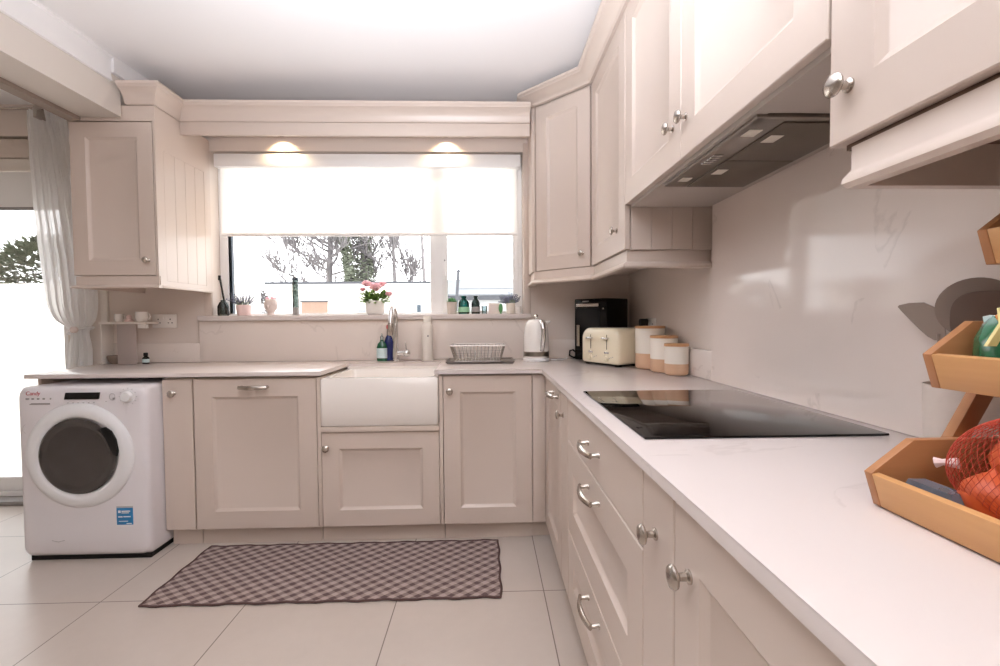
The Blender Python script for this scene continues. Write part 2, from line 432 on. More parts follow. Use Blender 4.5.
G().box(DX0+.123, -3.613, FY2+.03, FY2+.034, .151, DZ1-.141).obj('pane', 'pane', d)
G().box(-3.427, DX1-.123, FY2+.03, FY2+.034, .151, DZ1-.141).obj('pane', 'pane', d)
G().box(DX0, DX1, YB+.001, FY2-.001, .0005, .028, .004).obj('threshold', 'grey', d)
t = thing('roller_blind', 'rolled white blind across the top of the patio door behind the curtain', 'blind', (-3.5, 2.985, 2.3))
g = G(); g.box(-.88, .86, -.035, .04, -.12, 0, .012); g.obj('cassette', 'concrete', t)
g = G(); g.box(-.88, .86, -.03, .035, -.195, -.122, .012); g.obj('roll', 'white_wall', t)
G().box(-.87, .85, .0, .004, -.415, -.197).obj('fabric', 'thickblind', t)
G().box(-.87, .85, -.006, .010, -.435, -.416, .003).obj('bottom_bar', 'grey', t)

# voile curtain tied back
t = thing('curtain', 'sheer white curtain tied back beside the patio door, left of the wall cabinet', 'curtain', (0, 0, 0))
keys = [(2.435, -2.745, -2.53), (2.36, -2.745, -2.51), (2.2, -2.738, -2.47), (1.9, -2.725, -2.43), (1.657, -2.711, -2.40), (1.53, -2.700, -2.38), (1.30, -2.682, -2.37), (1.22, -2.665, -2.375), (1.17, -2.630, -2.39), (1.13, -2.565, -2.42), (1.11, -2.535, -2.432),
        (1.085, -2.530, -2.432), (1.0, -2.55, -2.42), (.8, -2.575, -2.43), (.4, -2.585, -2.43), (.03, -2.59, -2.43)]
def interp(z):
    for (za, a0, a1), (zb, b0, b1) in zip(keys, keys[1:]):
        if zb <= z <= za:
            f = (za-z)/(za-zb); f = f*f*(3-2*f); return a0+(b0-a0)*f, a1+(b1-a1)*f
    return keys[-1][1:]
g = G(); NU, NV = 90, 70; R = []
for j in range(NV+1):
    z = 2.435-(2.435-.03)*j/NV; x0, x1 = interp(z); row = []
    wd = x1-x0; amp = .011+.008*max(0, .3-wd)/.2
    for i in range(NU+1):
        u = i/NU
        y = 2.865+amp*math.sin(u*2*PI*7+.6*math.sin(z*3))+.008*math.sin(u*2*PI*17+z*2)
        row.append(g.v(x0+wd*(u+.012*math.sin(u*2*PI*7+1+z)), y, z))
    R.append(row)
for a, b in zip(R, R[1:]):
    for i in range(NU): g.f([a[i], a[i+1], b[i+1], b[i]])
g.obj('fabric', 'voile', t, 180)
g = G(); g.tube([(-2.481+.062*math.cos(2*PI*k/20), 2.865+.046*math.sin(2*PI*k/20), 1.108+.02*math.cos(2*PI*k/20)) for k in range(20)], .014, 8, .5, True)
g.obj('tieback', 'voile', t)
g = G(); g.ball((-2.466, 2.806, 1.112), (.026, .012, .022), 10, 6); g.obj('tie_rose', 'stone', t)
g = G(); g.tube([(-4.5, 2.885, 2.452), (-2.45, 2.885, 2.452)], .009, 10); rod = g.obj('rod', 'nickel', t)
g = G(); g.box(-2.665, -2.645, 2.815, 2.939, 2.37, 2.44, .003); g.obj('bracket', 'nickel', t)

# ================================================================== WORKTOP etc
t = thing('worktop', 'pale veined quartz worktop wrapping around the corner over the base cabinets', 'worktop', (0, 0, 0))
poly = [(-2.285, 2.315), (-.834, 2.315), (-.834, 2.735), (-.82, 2.752), (-.28, 2.752), (-.266, 2.735), (-.266, 2.315), (.284, 2.315), (.284, .05), (.928, .05), (.928, 2.938), (-2.385, 2.938)]
G().prism(poly, 'z', CT-.022, CT, .0025).obj('slab', 'top', t)
g = G(); g.prism([(-1.8, CT+.0005), (.285, CT+.0005), (.285, 1.157), (-1.8, 1.157)], 'y', 2.918, 2.938, .002); g.obj('upstand', 'upstand', t)
G().box(-2.38, -1.8005, 2.922, 2.938, CT+.0005, 1.02, .002).obj('upstand', 'upstand', t)
G().box(.2855, .91, 2.922, 2.938, CT+.0005, 1.02, .002).obj('upstand', 'upstand', t)
G().box(.910, .928, 1.815, 2.9215, CT+.0005, 1.02, .002).obj('upstand', 'upstand', t)
tag(G().box(.909, .929, .05, 1.812, CT+.0008, 1.605).obj('splashback', 'slab'), 'tall glossy beige quartz splashback slab behind the black hob', 'splashback')

g = G(); g.box(-.833, -.267, 2.7522, 2.766, .8635, CT-.0225); g.obj('edge_strip', 'ceramic', t)
t = thing('end_panel', 'plain support panel holding the left end of the worktop behind the washing machine', 'panel', (-2.30, 2.40, 0))
G().box(.0, .018, 0, .5, 0, .876, .002).obj('panel', 'paint', t)

# ------------------------------------------------------------------ base cabinets along the window wall
YD = 2.335; DB, DT = .097, .864
def base(name, label, x0, x1, loc0=None, rz=0., cat='cabinet', group=None, zt=.870, plinth=True, depth=.57, py=.052):
    t = thing(name, label, cat, loc0 or (x0, YD, 0), rz, group); wdt = x1-x0
    G().box(.001, wdt-.001, .0215, depth, DB+.003, zt).obj('carcass', 'paint', t)
    if plinth: G().box(.001, wdt-.001, py, py+.018, .0005, DB+.002).obj('plinth', 'paint', t)
    return t
# narrow cabinet
t = base('narrow_cabinet', 'narrow plain base cabinet with a round knob right of the washing machine', -1.634, -1.484)
dr = G().panel(.0015, .1485, DB, DT, 0, flat=True).obj('door', 'paint', t); knob(dr, .06, 0, .795)
# integrated appliance
t = base('integrated_appliance', 'wide panelled appliance door with a bar handle between narrow cabinet and sink', -1.480, -.866, cat='appliance')
dr = G().panel(.0015, .6125, DB, DT, 0, rail=.09).obj('door', 'paint', t); handle(dr, .307, 0, .822, .128)
# sink cabinet
t = base('sink_cabinet', 'low base cabinet with one door and knob beneath the white sink', -.864, -.226, zt=.588)
G().box(.0, .018, .001, .57, DB, .868, .001).obj('side_panel', 'paint', t)
G().box(.620, .638, .001, .57, DB, .868, .001).obj('side_panel', 'paint', t)
G().box(.019, .619, -.014, .560, .5885, .615, .003).obj('shelf', 'paint', t)
dr = G().panel(.0205, .6175, DB, .584, 0, rail=.085).obj('door', 'paint', t); knob(dr, .046, 0, .505)
# belfast sink
t = thing('sink', 'white ceramic apron-front sink set into the worktop under the window', 'sink', (-.843, 2.318, .6165))
bm = G(); W_, D_, H_ = .597, .462, .2465
def rr(x0, x1, y0, y1, r, z, n=5):
    p = []
    for cx, cy, a0 in ((x1-r, y1-r, 0), (x0+r, y1-r, PI/2), (x0+r, y0+r, PI), (x1-r, y0+r, 1.5*PI)):
        for k in range(n+1):
            a = a0+PI/2*k/n; p.append((cx+r*math.cos(a), cy+r*math.sin(a), z))
    return p
bm.loops([rr(0.008, W_-.008, .008, D_-.008, .01, 0), rr(.001, W_-.001, .001, D_-.001, .012, .008), rr(.001, W_-.001, .001, D_-.001, .012, H_-.008), rr(.006, W_-.006, .006, D_-.006, .012, H_),
          rr(.030, W_-.030, .030, D_-.025, .03, H_), rr(.036, W_-.036, .036, D_-.03, .03, H_-.008), rr(.045, W_-.045, .045, D_-.04, .04, .04), rr(.07, W_-.07, .07, D_-.065, .04, .026)])
bm.obj('basin', 'ceramic', t, 50)
g = G(); g.lathe([(0, .0265), (.04, .0265), (.043, .030), (.03, .031), (0, .0285)], (.30, .24, 0), 'z', 20); g.obj('drain', 'chrome', t)
# right base cabinet
t = base('base_cabinet', 'base cabinet with a tall panelled door and knob, right of the sink', -.224, .235)
dr = G().panel(.0015, .4575, DB, DT+.004, 0, rail=.085).obj('door', 'paint', t); knob(dr, .035, 0, .79)
G().box(.4605, .5255, .002, .021, DB, .870, .001).obj('filler_panel', 'paint', t)
G().box(.4595, .566, .058, .074, .0005, DB).obj('plinth', 'paint', t)

# ------------------------------------------------------------------ base cabinets along the right wall
XD = .302
def rbase(name, label, y1, y0, **k):
    return base(name, label, 0, y1-y0, (XD, y1, 0), RR, depth=.60, **k)
t = rbase('corner_base_cabinet', 'base cabinet in the corner with a bar handle and a panelled door', 2.3355, 1.846)
dr = G().panel(.0015, .488, DB, DT+.004, 0, rail=.085).obj('door', 'paint', t); handle(dr, .36, 0, .825)
t = rbase('narrow_cabinet', 'narrow plain pull-out with a knob at the far end of the drawers', 1.844, 1.685)
dr = G().panel(.0015, .1575, DB, DT+.004, 0, flat=True).obj('door', 'paint', t); knob(dr, .064, 0, .776)
t = rbase('drawer_unit', 'three-drawer base unit with bar handles below the black hob', 1.683, .868)
for z0, z1, fl, hz in ((.706, DT+.004, True, .787), (.368, .703, False, .655), (DB, .365, False, .318)):
    dr = G().panel(.0015, .8135, z0, z1, 0, rail=.095, flat=fl).obj('drawer', 'paint', t); handle(dr, .41, 0, hz)
t = rbase('narrow_cabinet', 'narrow plain pull-out with a knob at the near end of the drawers', .866, .722)
dr = G().panel(.0015, .1425, DB, DT+.004, 0, flat=True).obj('door', 'paint', t); knob(dr, .066, 0, .768)
t = rbase('base_cabinet', 'nearest base cabinet, its panelled door and knob cut by the photo edge', .720, .07)
dr = G().panel(.0015, .6485, DB, DT+.004, 0, rail=.085).obj('door', 'paint', t); knob(dr, .056, 0, .768)

# ------------------------------------------------------------------ hob
t = thing('hob', 'black glass induction hob set into the worktop under the cooker hood', 'hob', (.598, 1.250, CT))
G().box(-.266, .264, -.307, .307, .0006, .006, .002).obj('glass', 'hob', t)

# ================================================================== WALL CABINETS
LZ0, LZ1 = 1.402, 2.198
t = thing('wall_cabinet', 'wall cabinet left of the kitchen window with a boarded side', 'cabinet', (-2.158, 2.466, 0))
G().box(.002, .424, .0215, .470, LZ0, 2.283).obj('carcass', 'paint', t)
dr = G().panel(0.001, .4215, LZ0, LZ1, 0, rail=.078).obj('door', 'paint', t); knob(dr, .385, 0, 1.48, .9)
G().box(.0, .4255, .002, .0205, 2.204, 2.283, .001).obj('frieze', 'paint', t)
g = G(); ns = 4; y0, y1 = .0, .470; wd = (y1-y0-.12)/ns; SB = 1.350     # tongue and groove side
g.box(.4265, .437, y0, y0+.06, SB, 2.283); g.box(.4265, .437, y1-.06, y1, SB, 2.283)
g.box(.4265, .437, y0+.06, y1-.06, 2.07, 2.283); g.box(.4265, .437, y0+.06, y1-.06, SB, 1.375)
for k in range(ns): g.box(.4265, .4368, y0+.06+wd*k+.0006, y0+.06+wd*(k+1)-.0006, 1.375, 2.07, .0012, 1)
g.obj('side_panel', 'paint', t, 20)
g = G(); prof = [(-.006, LZ0-.005), (-.006, 1.352), (.006, 1.348), (.010, 1.340), (.006, 1.335), (-.02, 1.335), (-.02, LZ0-.005)]
g.sweep([(0, .47), (0, 0), (.441, 0)], prof); g.box(.421, .4425, .021, .470, 1.335, 1.3495, .003); g.obj('light_rail', 'paint', t)

PZ = 2.285
t = thing('cornice', 'stepped cornice over the left wall cabinet carrying on as pelmet above the window', 'cornice', (0, 0, 0))
pathL = [(-1.862, 2.464), (-1.718, 2.464), (-1.718, 2.664), (.262, 2.664)]
prof = [(0, 2.303), (.004, 2.303), (.010, 2.312), (.014, 2.330), (.026, 2.352), (.044, 2.372), (.056, 2.378), (.060, 2.386), (.066, 2.392), (.066, 2.406), (-.015, 2.406), (-.015, 2.303)]
prof = [(o, PZ+(z-2.303)*.9) for o, z in prof]
G().sweep(pathL, prof).obj('moulding', 'paint', t, 30)
G().box(-1.7185, .262, 2.664, 2.682, 2.212, 2.284, .002).obj('fascia', 'paint', t)
G().box(-1.7185, .262, 2.683, 2.938, 2.306, 2.320).obj('soffit_board', 'paint', t)
for k, (x, lb) in enumerate(((-1.262, 'left of the two lit downlights under the pelmet above the window'), (-.242, 'right of the two lit downlights under the pelmet above the window'))):
    s = thing('downlight', lb, 'light', (x, 2.885, 2.3045), 0, 'pelmet downlights')
    g = G(); g.lathe([(.016, 0), (.03, 0), (.03, -.004), (.017, -.006)], (0, 0, 0), 'z', 20, False); g.obj('bezel', 'nickel', s)
    g = G(); g.lathe([(0, -.0012), (.016, -.0012), (.016, -.003), (0, -.003)], (0, 0, 0), 'z', 20); g.obj('lens', 'amber', s)

# right hand run
RZ0, RZ1 = 1.437, 2.388
XU = .566
P1, P2 = Vector((.297, 2.700)), Vector((XU-.004, 2.435))
ang = math.atan2(P2.y-P1.y, P2.x-P1.x); dl = (P2-P1).length
railpath = [(.275, 2.936), (.275, 2.704), (XU, 2.413), (XU, 1.846), (.926, 1.846)]
rprof = [(-.012, RZ0-.004), (-.012, 1.388), (.000, 1.382), (.005, 1.376), (.006, 1.368), (.002, 1.362), (-.034, 1.362), (-.034, RZ0-.004)]
t = thing('wall_cabinet', 'corner wall cabinet with a diagonal door right of the kitchen window', 'cabinet', (P1.x, P1.y, 0), ang)
I = (Matrix.Translation((P1.x, P1.y, 0)) @ Matrix.Rotation(ang, 4, 'Z')).inverted()
G(I).prism([(.276, 2.936), (.276, 2.712), (.292, 2.7005), (.306, 2.712), (.571, 2.452), (.585, 2.434), (.908, 2.434), (.908, 2.936)], 'z', RZ0-.002, 2.448).obj('carcass', 'paint', t)
dr = G().panel(.004, dl-.004, RZ0, RZ1, 0, rail=.078).obj('door', 'paint', t); knob(dr, dl-.05, 0, 1.51, .9)
G(I).sweep(railpath, rprof, 0, 2).obj('light_rail', 'paint', t)
def rupper(label, y1, y0, z0=RZ0, ztop=2.448):
    t = thing('wall_cabinet', label, 'cabinet', (XU, y1, 0), RR)
    G().box(.001, y1-y0-.001, .0215, .340, z0-.002, ztop).obj('carcass', 'paint', t)
    return t
y1, y0 = 2.425, 1.846
t = rupper('wall cabinet with one panelled door between diagonal corner cabinet and hood cabinet', y1, y0+.012)
I2 = (Matrix.Translation((XU, y1, 0)) @ Matrix.Rotation(RR, 4, 'Z')).inverted()
dr = G().panel(.003, y1-y0-.002, RZ0, RZ1, 0, rail=.085).obj('door', 'paint', t); knob(dr, y1-1.956, 0, 1.531)
G(I2).sweep(railpath, rprof, 2, 4).obj('light_rail', 'paint', t)
g = G(I2); xs = [.592, .676, .760, .844, .9285]
for a, b in zip(xs, xs[1:]): g.box(a+.0007, b-.0007, y0, y0+.0105, RZ0-.003, 1.612, .0014, 1)
g.obj('side_panel', 'paint', t, 20)
HZ = 1.614
t = rupper('wall cabinet with two knobbed doors over the cooker hood', 1.844, .747, HZ+.004)
dr = G().panel(.002, .527, HZ, RZ1, 0, rail=.085).obj('door', 'paint', t); knob(dr, .473, 0, 1.723)
dr = G().panel(.530, 1.095, HZ, RZ1, 0, rail=.085).obj('door', 'paint', t); knob(dr, .563, 0, 1.720)
g = G(); g.box(.004, 1.078, .024, .058, 1.604, 1.617); g.box(.004, 1.078, .302, .343, 1.604, 1.617); g.box(.004, .33-.008, .058, .302, 1.604, 1.617); g.box(.848, 1.078, .058, .302, 1.604, 1.617)
g.obj('bottom_panel', 'plate', t)
t = rupper('nearest wall cabinet with a large knob at the top right of the photo', .744, .10)
dr = G().panel(.002, .650, RZ0-.004, RZ1, 0, rail=.085).obj('door', 'paint', t); knob(dr, .042, 0, 1.515)
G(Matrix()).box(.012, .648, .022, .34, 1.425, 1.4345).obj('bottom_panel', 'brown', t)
g = G(); g.sweep([(.032, .335), (.032, .014), (.65, .014)], [(-.0, 1.4245), (-.0, 1.388), (.004, 1.382), (.008, 1.376), (.009, 1.368), (.004, 1.360), (-.014, 1.360), (-.014, 1.4245)]); g.obj('light_rail', 'paint', t)
t = thing('cornice', 'tall curved cornice along the tops of the right hand wall cabinets', 'cornice', (0, 0, 0))
cp = [(0, 2.3905), (.004, 2.3905), (.008, 2.397), (.014, 2.404), (.030, 2.418), (.050, 2.430), (.062, 2.434), (.067, 2.440), (.075, 2.444), (.075, 2.456), (-.015, 2.456), (-.015, 2.3905)]
G().sweep([(.268, 2.936), (.268, 2.701), (.558, 2.411), (.558, .10)], cp).obj('moulding', 'paint', t, 30)

# cooker hood
t = thing('cooker_hood', 'grey metal cooker hood built in under the wall cabinets above the hob', 'hood', (0, 0, 0))
hx0, hx1, hy0, hy1, hz = .628, .866, 1.0, 1.51, 1.603
g = G(); X0 = .600
g.loops([[(X0, hy0, hz), (.874, hy0, hz), (.874, hy1+.01, hz), (X0, hy1+.01, hz)], [(X0, hy0, hz-.006), (.874, hy0, hz-.006), (.874, hy1+.01, hz-.006), (X0, hy1+.01, hz-.006)],
         [(X0+.006, hy0+.006, hz-.010), (.868, hy0+.006, hz-.010), (.868, hy1+.004, hz-.010), (X0+.006, hy1+.004, hz-.010)]])
g.obj('body', 'steel', t)
G().box(.63, .86, 1.01, 1.50, hz+.001, 1.614).obj('housing', 'steel', t)
for a, b in ((1.012, 1.252), (1.256, 1.504)):
    f = G().box(.668, .858, a, b, hz-.0145, hz-.0105, .001).obj('filter', 'filt', t)
    m = .5*(a+b)-.035
    G().box(.680, .712, m-.022, m+.022, hz-.0165, hz-.0150, .001).obj('latch', 'led', f)
for y in (1.075, 1.435): G().box(.616, .648, y-.02, y+.02, hz-.012, hz-.0105, .0005).obj('lamp', 'led', t)
for k in range(5): G().box(.612, .640, 1.215+.016*k, 1.222+.016*k, hz-.0145, hz-.0105, .0008).obj('button', 'chrome', t)

# ================================================================== WASHING MACHINE
t = thing('washing_machine', 'white front-loading washing machine under the left end of the worktop', 'washing machine', (-1.937, 2.235, 0))
g = G(); g.box(-.306, .298, .012, .50, .022, .848, .022, 4); body = g.obj('body', 'appl', t, 50)
g = G(); n = 20; L = []                                               # softly bowed front moulding
for (i, dy) in ((0, .03), (.001, .012), (.012, .0), (.03, -.006), (.08, -.012)):
    L.append([(x, dy+.0, z) for x, y, z in [(p[0], 0, p[1]) for p in [(q[0], q[1]) for q in rr(-.306+i, .298-i, .026+i, .846-i, max(.004, .045-i*.5), 0, 6)]]])
g.loops(L); g.obj('front_panel', 'appl', t, 50)
g = G(); g.lathe([(.252, .000), (.252, .020), (.246, .028), (.225, .036), (.20, .038), (.188, .034), (.180, .024), (.178, .012), (.150, .008), (0, .006)], (-.008, .006, .520), 'y', 56)
ring = g.obj('door', 'white', t, 40)
g = G(); g.lathe([(.181, .030), (.176, .034), (.168, .036), (.155, .033), (.13, .026), (.07, .020), (0, .018)], (-.008, .002, .520), 'y', 56); g.obj('glass', 'darkglass', ring, 60)
g = G(); g.prism([(.108, .655), (.132, .660), (.160, .640), (.180, .600), (.188, .545), (.182, .520), (.162, .532), (.150, .575), (.130, .615)], 'y', -.042, -.030, .002); g.obj('door_handle', 'blackmat', ring)
g = G(); g.tube([(-.008+.075*math.cos(a), -.0235, .50+.075*math.sin(a)) for a in [PI*1.05+k*.16 for k in range(9)]], .003, 6); g.obj('bowl_ridge', 'grey', ring)
PY = -.0125
def pb(name, x0, x1, z0, z1, mat, y=PY, th=.002, parent=t): return G().box(x0, x1, y-th, y+.004, z0, z1).obj(name, mat, parent)
g = G(); g.prism([(-.073, .790), (.086, .790), (.092, .822), (-.066, .822)], 'y', PY-.002, PY+.004); g.obj('display', 'black', t)
g = G(); g.lathe([(0, 0), (.031, 0), (.031, .004), (.026, .006), (.024, .020), (.021, .023), (0, .024)], (.222, PY+.004, .800), 'y', 28); dial = g.obj('dial', 'white', t)
g = G()
for k in range(12):
    a = 2*PI*k/12; g.box(.222+.040*math.cos(a)-.0012, .222+.040*math.cos(a)+.0012, PY-.0008, PY+.004, .800+.040*math.sin(a)-.0012, .800+.040*math.sin(a)+.0012)
g.obj('dial_mark', 'lgrey', t)
for k in range(6): pb('indicator', -.06+.024*k, -.054+.024*k, .771, .775, 'lgrey', PY, .0008)
pb('indicator', .118, .122, .776, .780, 'lgrey', PY, .0008)
g = G(); g.tube([(.150+.013*math.cos(2*PI*k/16), PY-.0005, .800+.016*math.sin(2*PI*k/16)) for k in range(16)], .0012, 5, 1, True); g.box(.152, .160, PY-.001, PY+.004, .789, .796); g.obj('program_symbol', 'lgrey', t)
g = G(); g.tube([(-.252+.022*math.cos(2*PI*k/20), -.0068, .650+.024*math.sin(2*PI*k/20)) for k in range(20)], .0012, 5, 1, True); g.box(-.258, -.246, -.0080, -.004, .634, .644); g.obj('care_symbol', 'lgrey', t)
g = G(); g.prism([(-.238, .766), (-.140, .766), (-.140, .774), (-.225, .774)], 'y', -.013, -.004); g.obj('detergent_grip', 'grey', t)
for k, x in enumerate((-.252, -.225, -.200, -.174, -.140)):
    g = G(); g.box(x, x+(.014 if k == 0 else .009 if k < 4 else .004), -.0125, -.004, .790, .798); g.obj('icon', 'grey', t)
def text(s, size, mat, parent, mx, name):
    cu = bpy.data.curves.new(name+'_curve', 'FONT'); cu.body = s; cu.size = size; cu.extrude = .0004; cu.shear = .18
    to = bpy.data.objects.new('tmp', cu); COL.objects.link(to)
    dg = bpy.context.evaluated_depsgraph_get(); me = bpy.data.meshes.new_from_object(to.evaluated_get(dg))
    bpy.data.objects.remove(to); bpy.data.curves.remove(cu)
    me.name = name; me.transform(mx); me.materials.clear(); me.materials.append(M[mat])
    o = bpy.data.objects.new(name, me); COL.objects.link(o); o.parent = parent
    return o
FX = Matrix.Rotation(PI/2, 4, 'X')
text('Candy', .026, 'red', t, Matrix.Translation((-.252, -.0122, .812)) @ FX, 'logo')
g = G(); g.box(.152, .228, -.0135, -.010, .180, .262, .0005); st = g.obj('sticker', 'blue', t); st['label'] = 'blue energy sticker'
G().box(.152, .228, -.0137, -.010, .2625, .270).obj('sticker_edge', 'lgrey', st)
g = G()
for z, a, b, h in ((.238, .160, .172, .012), (.243, .176, .216, .006), (.236, .176, .210, .004), (.216, .160, .180, .006), (.217, .184, .218, .005), (.196, .162, .205, .003), (.184, .198, .222, .004)): g.box(a, b, -.0140, -.0125, z, z+h)
g.obj('sticker_print', 'white', st)
g = G(); g.tube([(-.155+.0, -.0125, .110), (-.125, -.0128, .103), (-.095, -.0125, .110)], .0015, 5); g.obj('filter_flap', 'lgrey', t)
g = G(); g.box(-.285, .285, .02, .48, .0, .022); g.obj('foot', 'blackmat', t)

# ================================================================== RUG
t = thing('rug', 'brown and pink gingham woven runner rug on the tiles before the sink', 'rug', (-.682, 2.098, .0005))
g = G(); NX, NY = 60, 20; top = []; 
ex = lambda x, y: (x+.003*math.sin(y*40+x*3), y+.0035*math.sin(x*31)+.002*math.sin(x*77))
L0 = [[(*ex(-.735+1.47*i/NX, -.243+.486*j/NY), .006+.0008*math.sin(i*1.7)*math.sin(j*2.1)) for i in range(NX+1)] for j in range(NY+1)]
Rv = [[g.v(*p) for p in r] for r in L0]; Bv = [[g.v(p[0], p[1], .0002) for p in r] for r in L0]
for j in range(NY):
    for i in range(NX):
        g.f([Rv[j][i], Rv[j][i+1], Rv[j+1][i+1], Rv[j+1][i]]); g.f([Bv[j][i], Bv[j+1][i], Bv[j+1][i+1], Bv[j][i+1]])
per = [(0, i) for i in range(NX)]+[(j, NX) for j in range(NY)]+[(NY, i) for i in range(NX, 0, -1)]+[(j, 0) for j in range(NY, 0, -1)]
for (a, b), (c, d2) in zip(per, per[1:]+per[:1]): g.f([Rv[a][b], Bv[a][b], Bv[c][d2], Rv[c][d2]])
g.obj('weave', 'rug', t)
pp = [(L0[a][b][0], L0[a][b][1], .0052) for a, b in per]
g = G(); g.tube(pp, .005, 6, .9, True); g.obj('binding', 'rug_edge', t)

# ================================================================== THINGS ON THE WORKTOP
def socket(name, label, loc, rz, sw=.150, sh=.086):
    t = thing(name, label, 'socket', loc, rz)
    G().box(-sw/2, sw/2, -.009, 0, -sh/2, sh/2, .003).obj('plate', 'whitegloss', t)
    for sx in (-1, 1):
        g = G(); cx = sx*.037
        g.box(cx-.003, cx+.003, -.0096, -.0085, .006, .015); g.box(cx-.015, cx-.007, -.0096, -.0085, -.014, -.009); g.box(cx+.007, cx+.015, -.0096, -.0085, -.014, -.009)
        g.obj('pin_holes', 'blackmat', t)
        G().box(cx+sx*-.028-.005, cx+sx*-.028+.005, -.012, -.0085, .012, .026, .001).obj('switch', 'whitegloss', t)
    return t
socket('wall_socket', 'white double socket on the wall between corner shelf and window', (-2.022, YB-.0005, 1.160), 0)
t = socket('wall_socket', 'white double socket on the right wall behind the toaster and canisters', (XR-.0005, 2.535, 1.112), RR)
g = G(); g.box(-.060, -.018, -.055, -.0105, -.008, .040, .008); pl = g.obj('plug', 'plug', t); pl['label'] = 'black plug in the socket'

# corner shelf with its little cups
t = thing('corner_shelf', 'small white shelf with frosted panel at the left end of the worktop', 'shelf', (-2.19, 2.87, CT))
G().box(-.142, .140, -.055, .050, .243, .257, .003).obj('shelf_board', 'white_wall', t)
G().box(-.038, .075, -.05, -.046, .0006, .2425, .001).obj('frosted_panel', 'frost', t)
G().box(-.140, -.133, -.045, .045, .0006, .2425, .001).obj('side_support', 'white_wall', t)
G().box(.085, .138, -.05, -.03, .216, .2425, .004).obj('clip', 'whitegloss', t)
def cup(label, x, y, z, r, h, mat, name='cup'):
    t = thing(name, label, 'cup', (x, y, z), 0)
    g = G(); g.lathe([(0, 0), (r*.7, 0), (r*.85, h*.08), (r, h*.45), (r*.94, h*.95), (r*.97, h), (r*.9, h), (r*.86, h*.93), (r*.9, h*.5), (r*.6, h*.15), (0, h*.12)], (0, 0, 0), 'z', 24); g.obj('bowl', mat, t)
    g = G(); g.tube([(r*.9, 0, h*.8), (r*1.35, 0, h*.78), (r*1.5, 0, h*.5), (r*1.3, 0, h*.25), (r*.9, 0, h*.22)], r*.1, 8); g.obj('handle', mat, t)
cup('small white cup at the left end of the corner shelf', -2.243, 2.86, 1.1576, .024, .048, 'whitegloss')
cup('larger white cup at the socket end of the corner shelf', -2.100, 2.85, 1.1576, .034, .060, 'whitegloss')
t = thing('trinket', 'small pinkish ornament between the two white cups on the corner shelf', 'ornament', (-2.175, 2.85, 1.1576))
g = G(); g.lathe([(0, 0), (.022, 0), (.024, .012), (.012, .018), (.015, .03), (.008, .040), (0, .042)], (0, 0, 0), 'z', 16); g.obj('figure', 'pinkpot', t)
g = G(); g.lathe([(0, 0), (.028, 0), (.042, .02), (.046, .045), (.043, .05), (.034, .03), (0, .012)], (-2.276, 2.872, CT+.0006), 'z', 28)
tag(g.obj('bowl', 'taupe'), 'small grey bowl on the worktop beneath the corner shelf', 'bowl')
t = thing('dropper_bottle', 'tiny dark bottle with white label on the worktop below the left socket', 'bottle', (-2.076, 2.84, CT+.0006))
g = G(); g.lathe([(0, 0), (.017, 0), (.018, .003), (.018, .036), (.010, .045), (.009, .048), (0, .048)], (0, 0, 0), 'z', 20); g.obj('body', 'black', t)
g = G(); g.lathe([(0, .0485), (.012, .0485), (.012, .066), (.009, .068), (0, .068)], (0, 0, 0), 'z', 16); g.obj('cap', 'blackmat', t)
g = G(); g.lathe([(.0184, .008), (.0186, .008), (.0186, .030), (.0184, .030)], (0, 0, 0), 'z', 24, False); g.obj('label', 'label', t)

# tap
t = thing('tap', 'chrome kitchen tap with side lever behind the white sink', 'tap', (-.556, 2.822, CT+.0004))
g = G(); g.lathe([(0, 0), (.027, 0), (.027, .006), (.020, .010), (.018, .10), (.015, .12), (.0145, .235), (.013, .24), (0, .24)], (0, 0, 0), 'z', 20); g.obj('body', 'chrome', t, 50)
pts = [(0, 0, .235)]+[(-.004*k/8, -.060+.060*math.cos(PI*k/9), .27+.065*math.sin(PI*k/9)) for k in range(8)]+[(-.006, -.120, .25), (-.006, -.122, .235)]
g = G(); g.tube(pts, [.0145]*len(pts), 12); g.obj('spout', 'chrome', t, 60)
g = G(); g.lathe([(0, -.07), (.012, -.07), (.0165, -.06), (.017, 0), (.0155, .004), (0, .004)], (-.006, -.122, .232), 'z', 16); g.obj('spray_head', 'nickel', t, 50)
g = G(); g.tube([(.012, 0, .052), (.062, -.004, .052)], .017, 14); g.ball((.066, -.004, .05), (.024, .024, .024), 14, 9); lv = g.obj('lever_base', 'chrome', t, 60)
g = G(); g.tube([(.064, -.004, .068), (.060, -.006, .118)], [.005, .004], 8); g.obj('lever', 'chrome', lv)
# bottles behind the sink
t = thing('soap_bottle', 'green washing-up liquid bottle with pale label left of the tap', 'bottle', (-.652, 2.868, CT+.0006))
g = G(Matrix.Diagonal((1, .62, 1, 1))); g.lathe([(0, 0), (.030, 0), (.033, .006), (.033, .085), (.026, .108), (.012, .122), (.011, .132), (0, .132)], (0, 0, 0), 'z', 24); g.obj('body', 'green', t, 50)
g = G(Matrix.Diagonal((1, .62, 1, 1))); g.lathe([(.0334, .018), (.0338, .018), (.0338, .080), (.0334, .080)], (0, 0, 0), 'z', 24, False); g.obj('label', 'label', t)
g = G(); g.lathe([(0, .1325), (.010, .1325), (.011, .150), (.005, .158), (.004, .170), (0, .171)], (0, 0, 0), 'z', 16); g.obj('cap', 'clear', t)
t = thing('spray_bottle', 'dark blue bottle with a red cap close behind the tap', 'bottle', (-.612, 2.884, CT+.0006))
g = G(Matrix.Diagonal((1, .7, 1, 1))); g.lathe([(0, 0), (.026, 0), (.029, .006), (.029, .115), (.022, .14), (.012, .160), (0, .160)], (0, 0, 0), 'z', 24); g.obj('body', 'navy', t, 50)
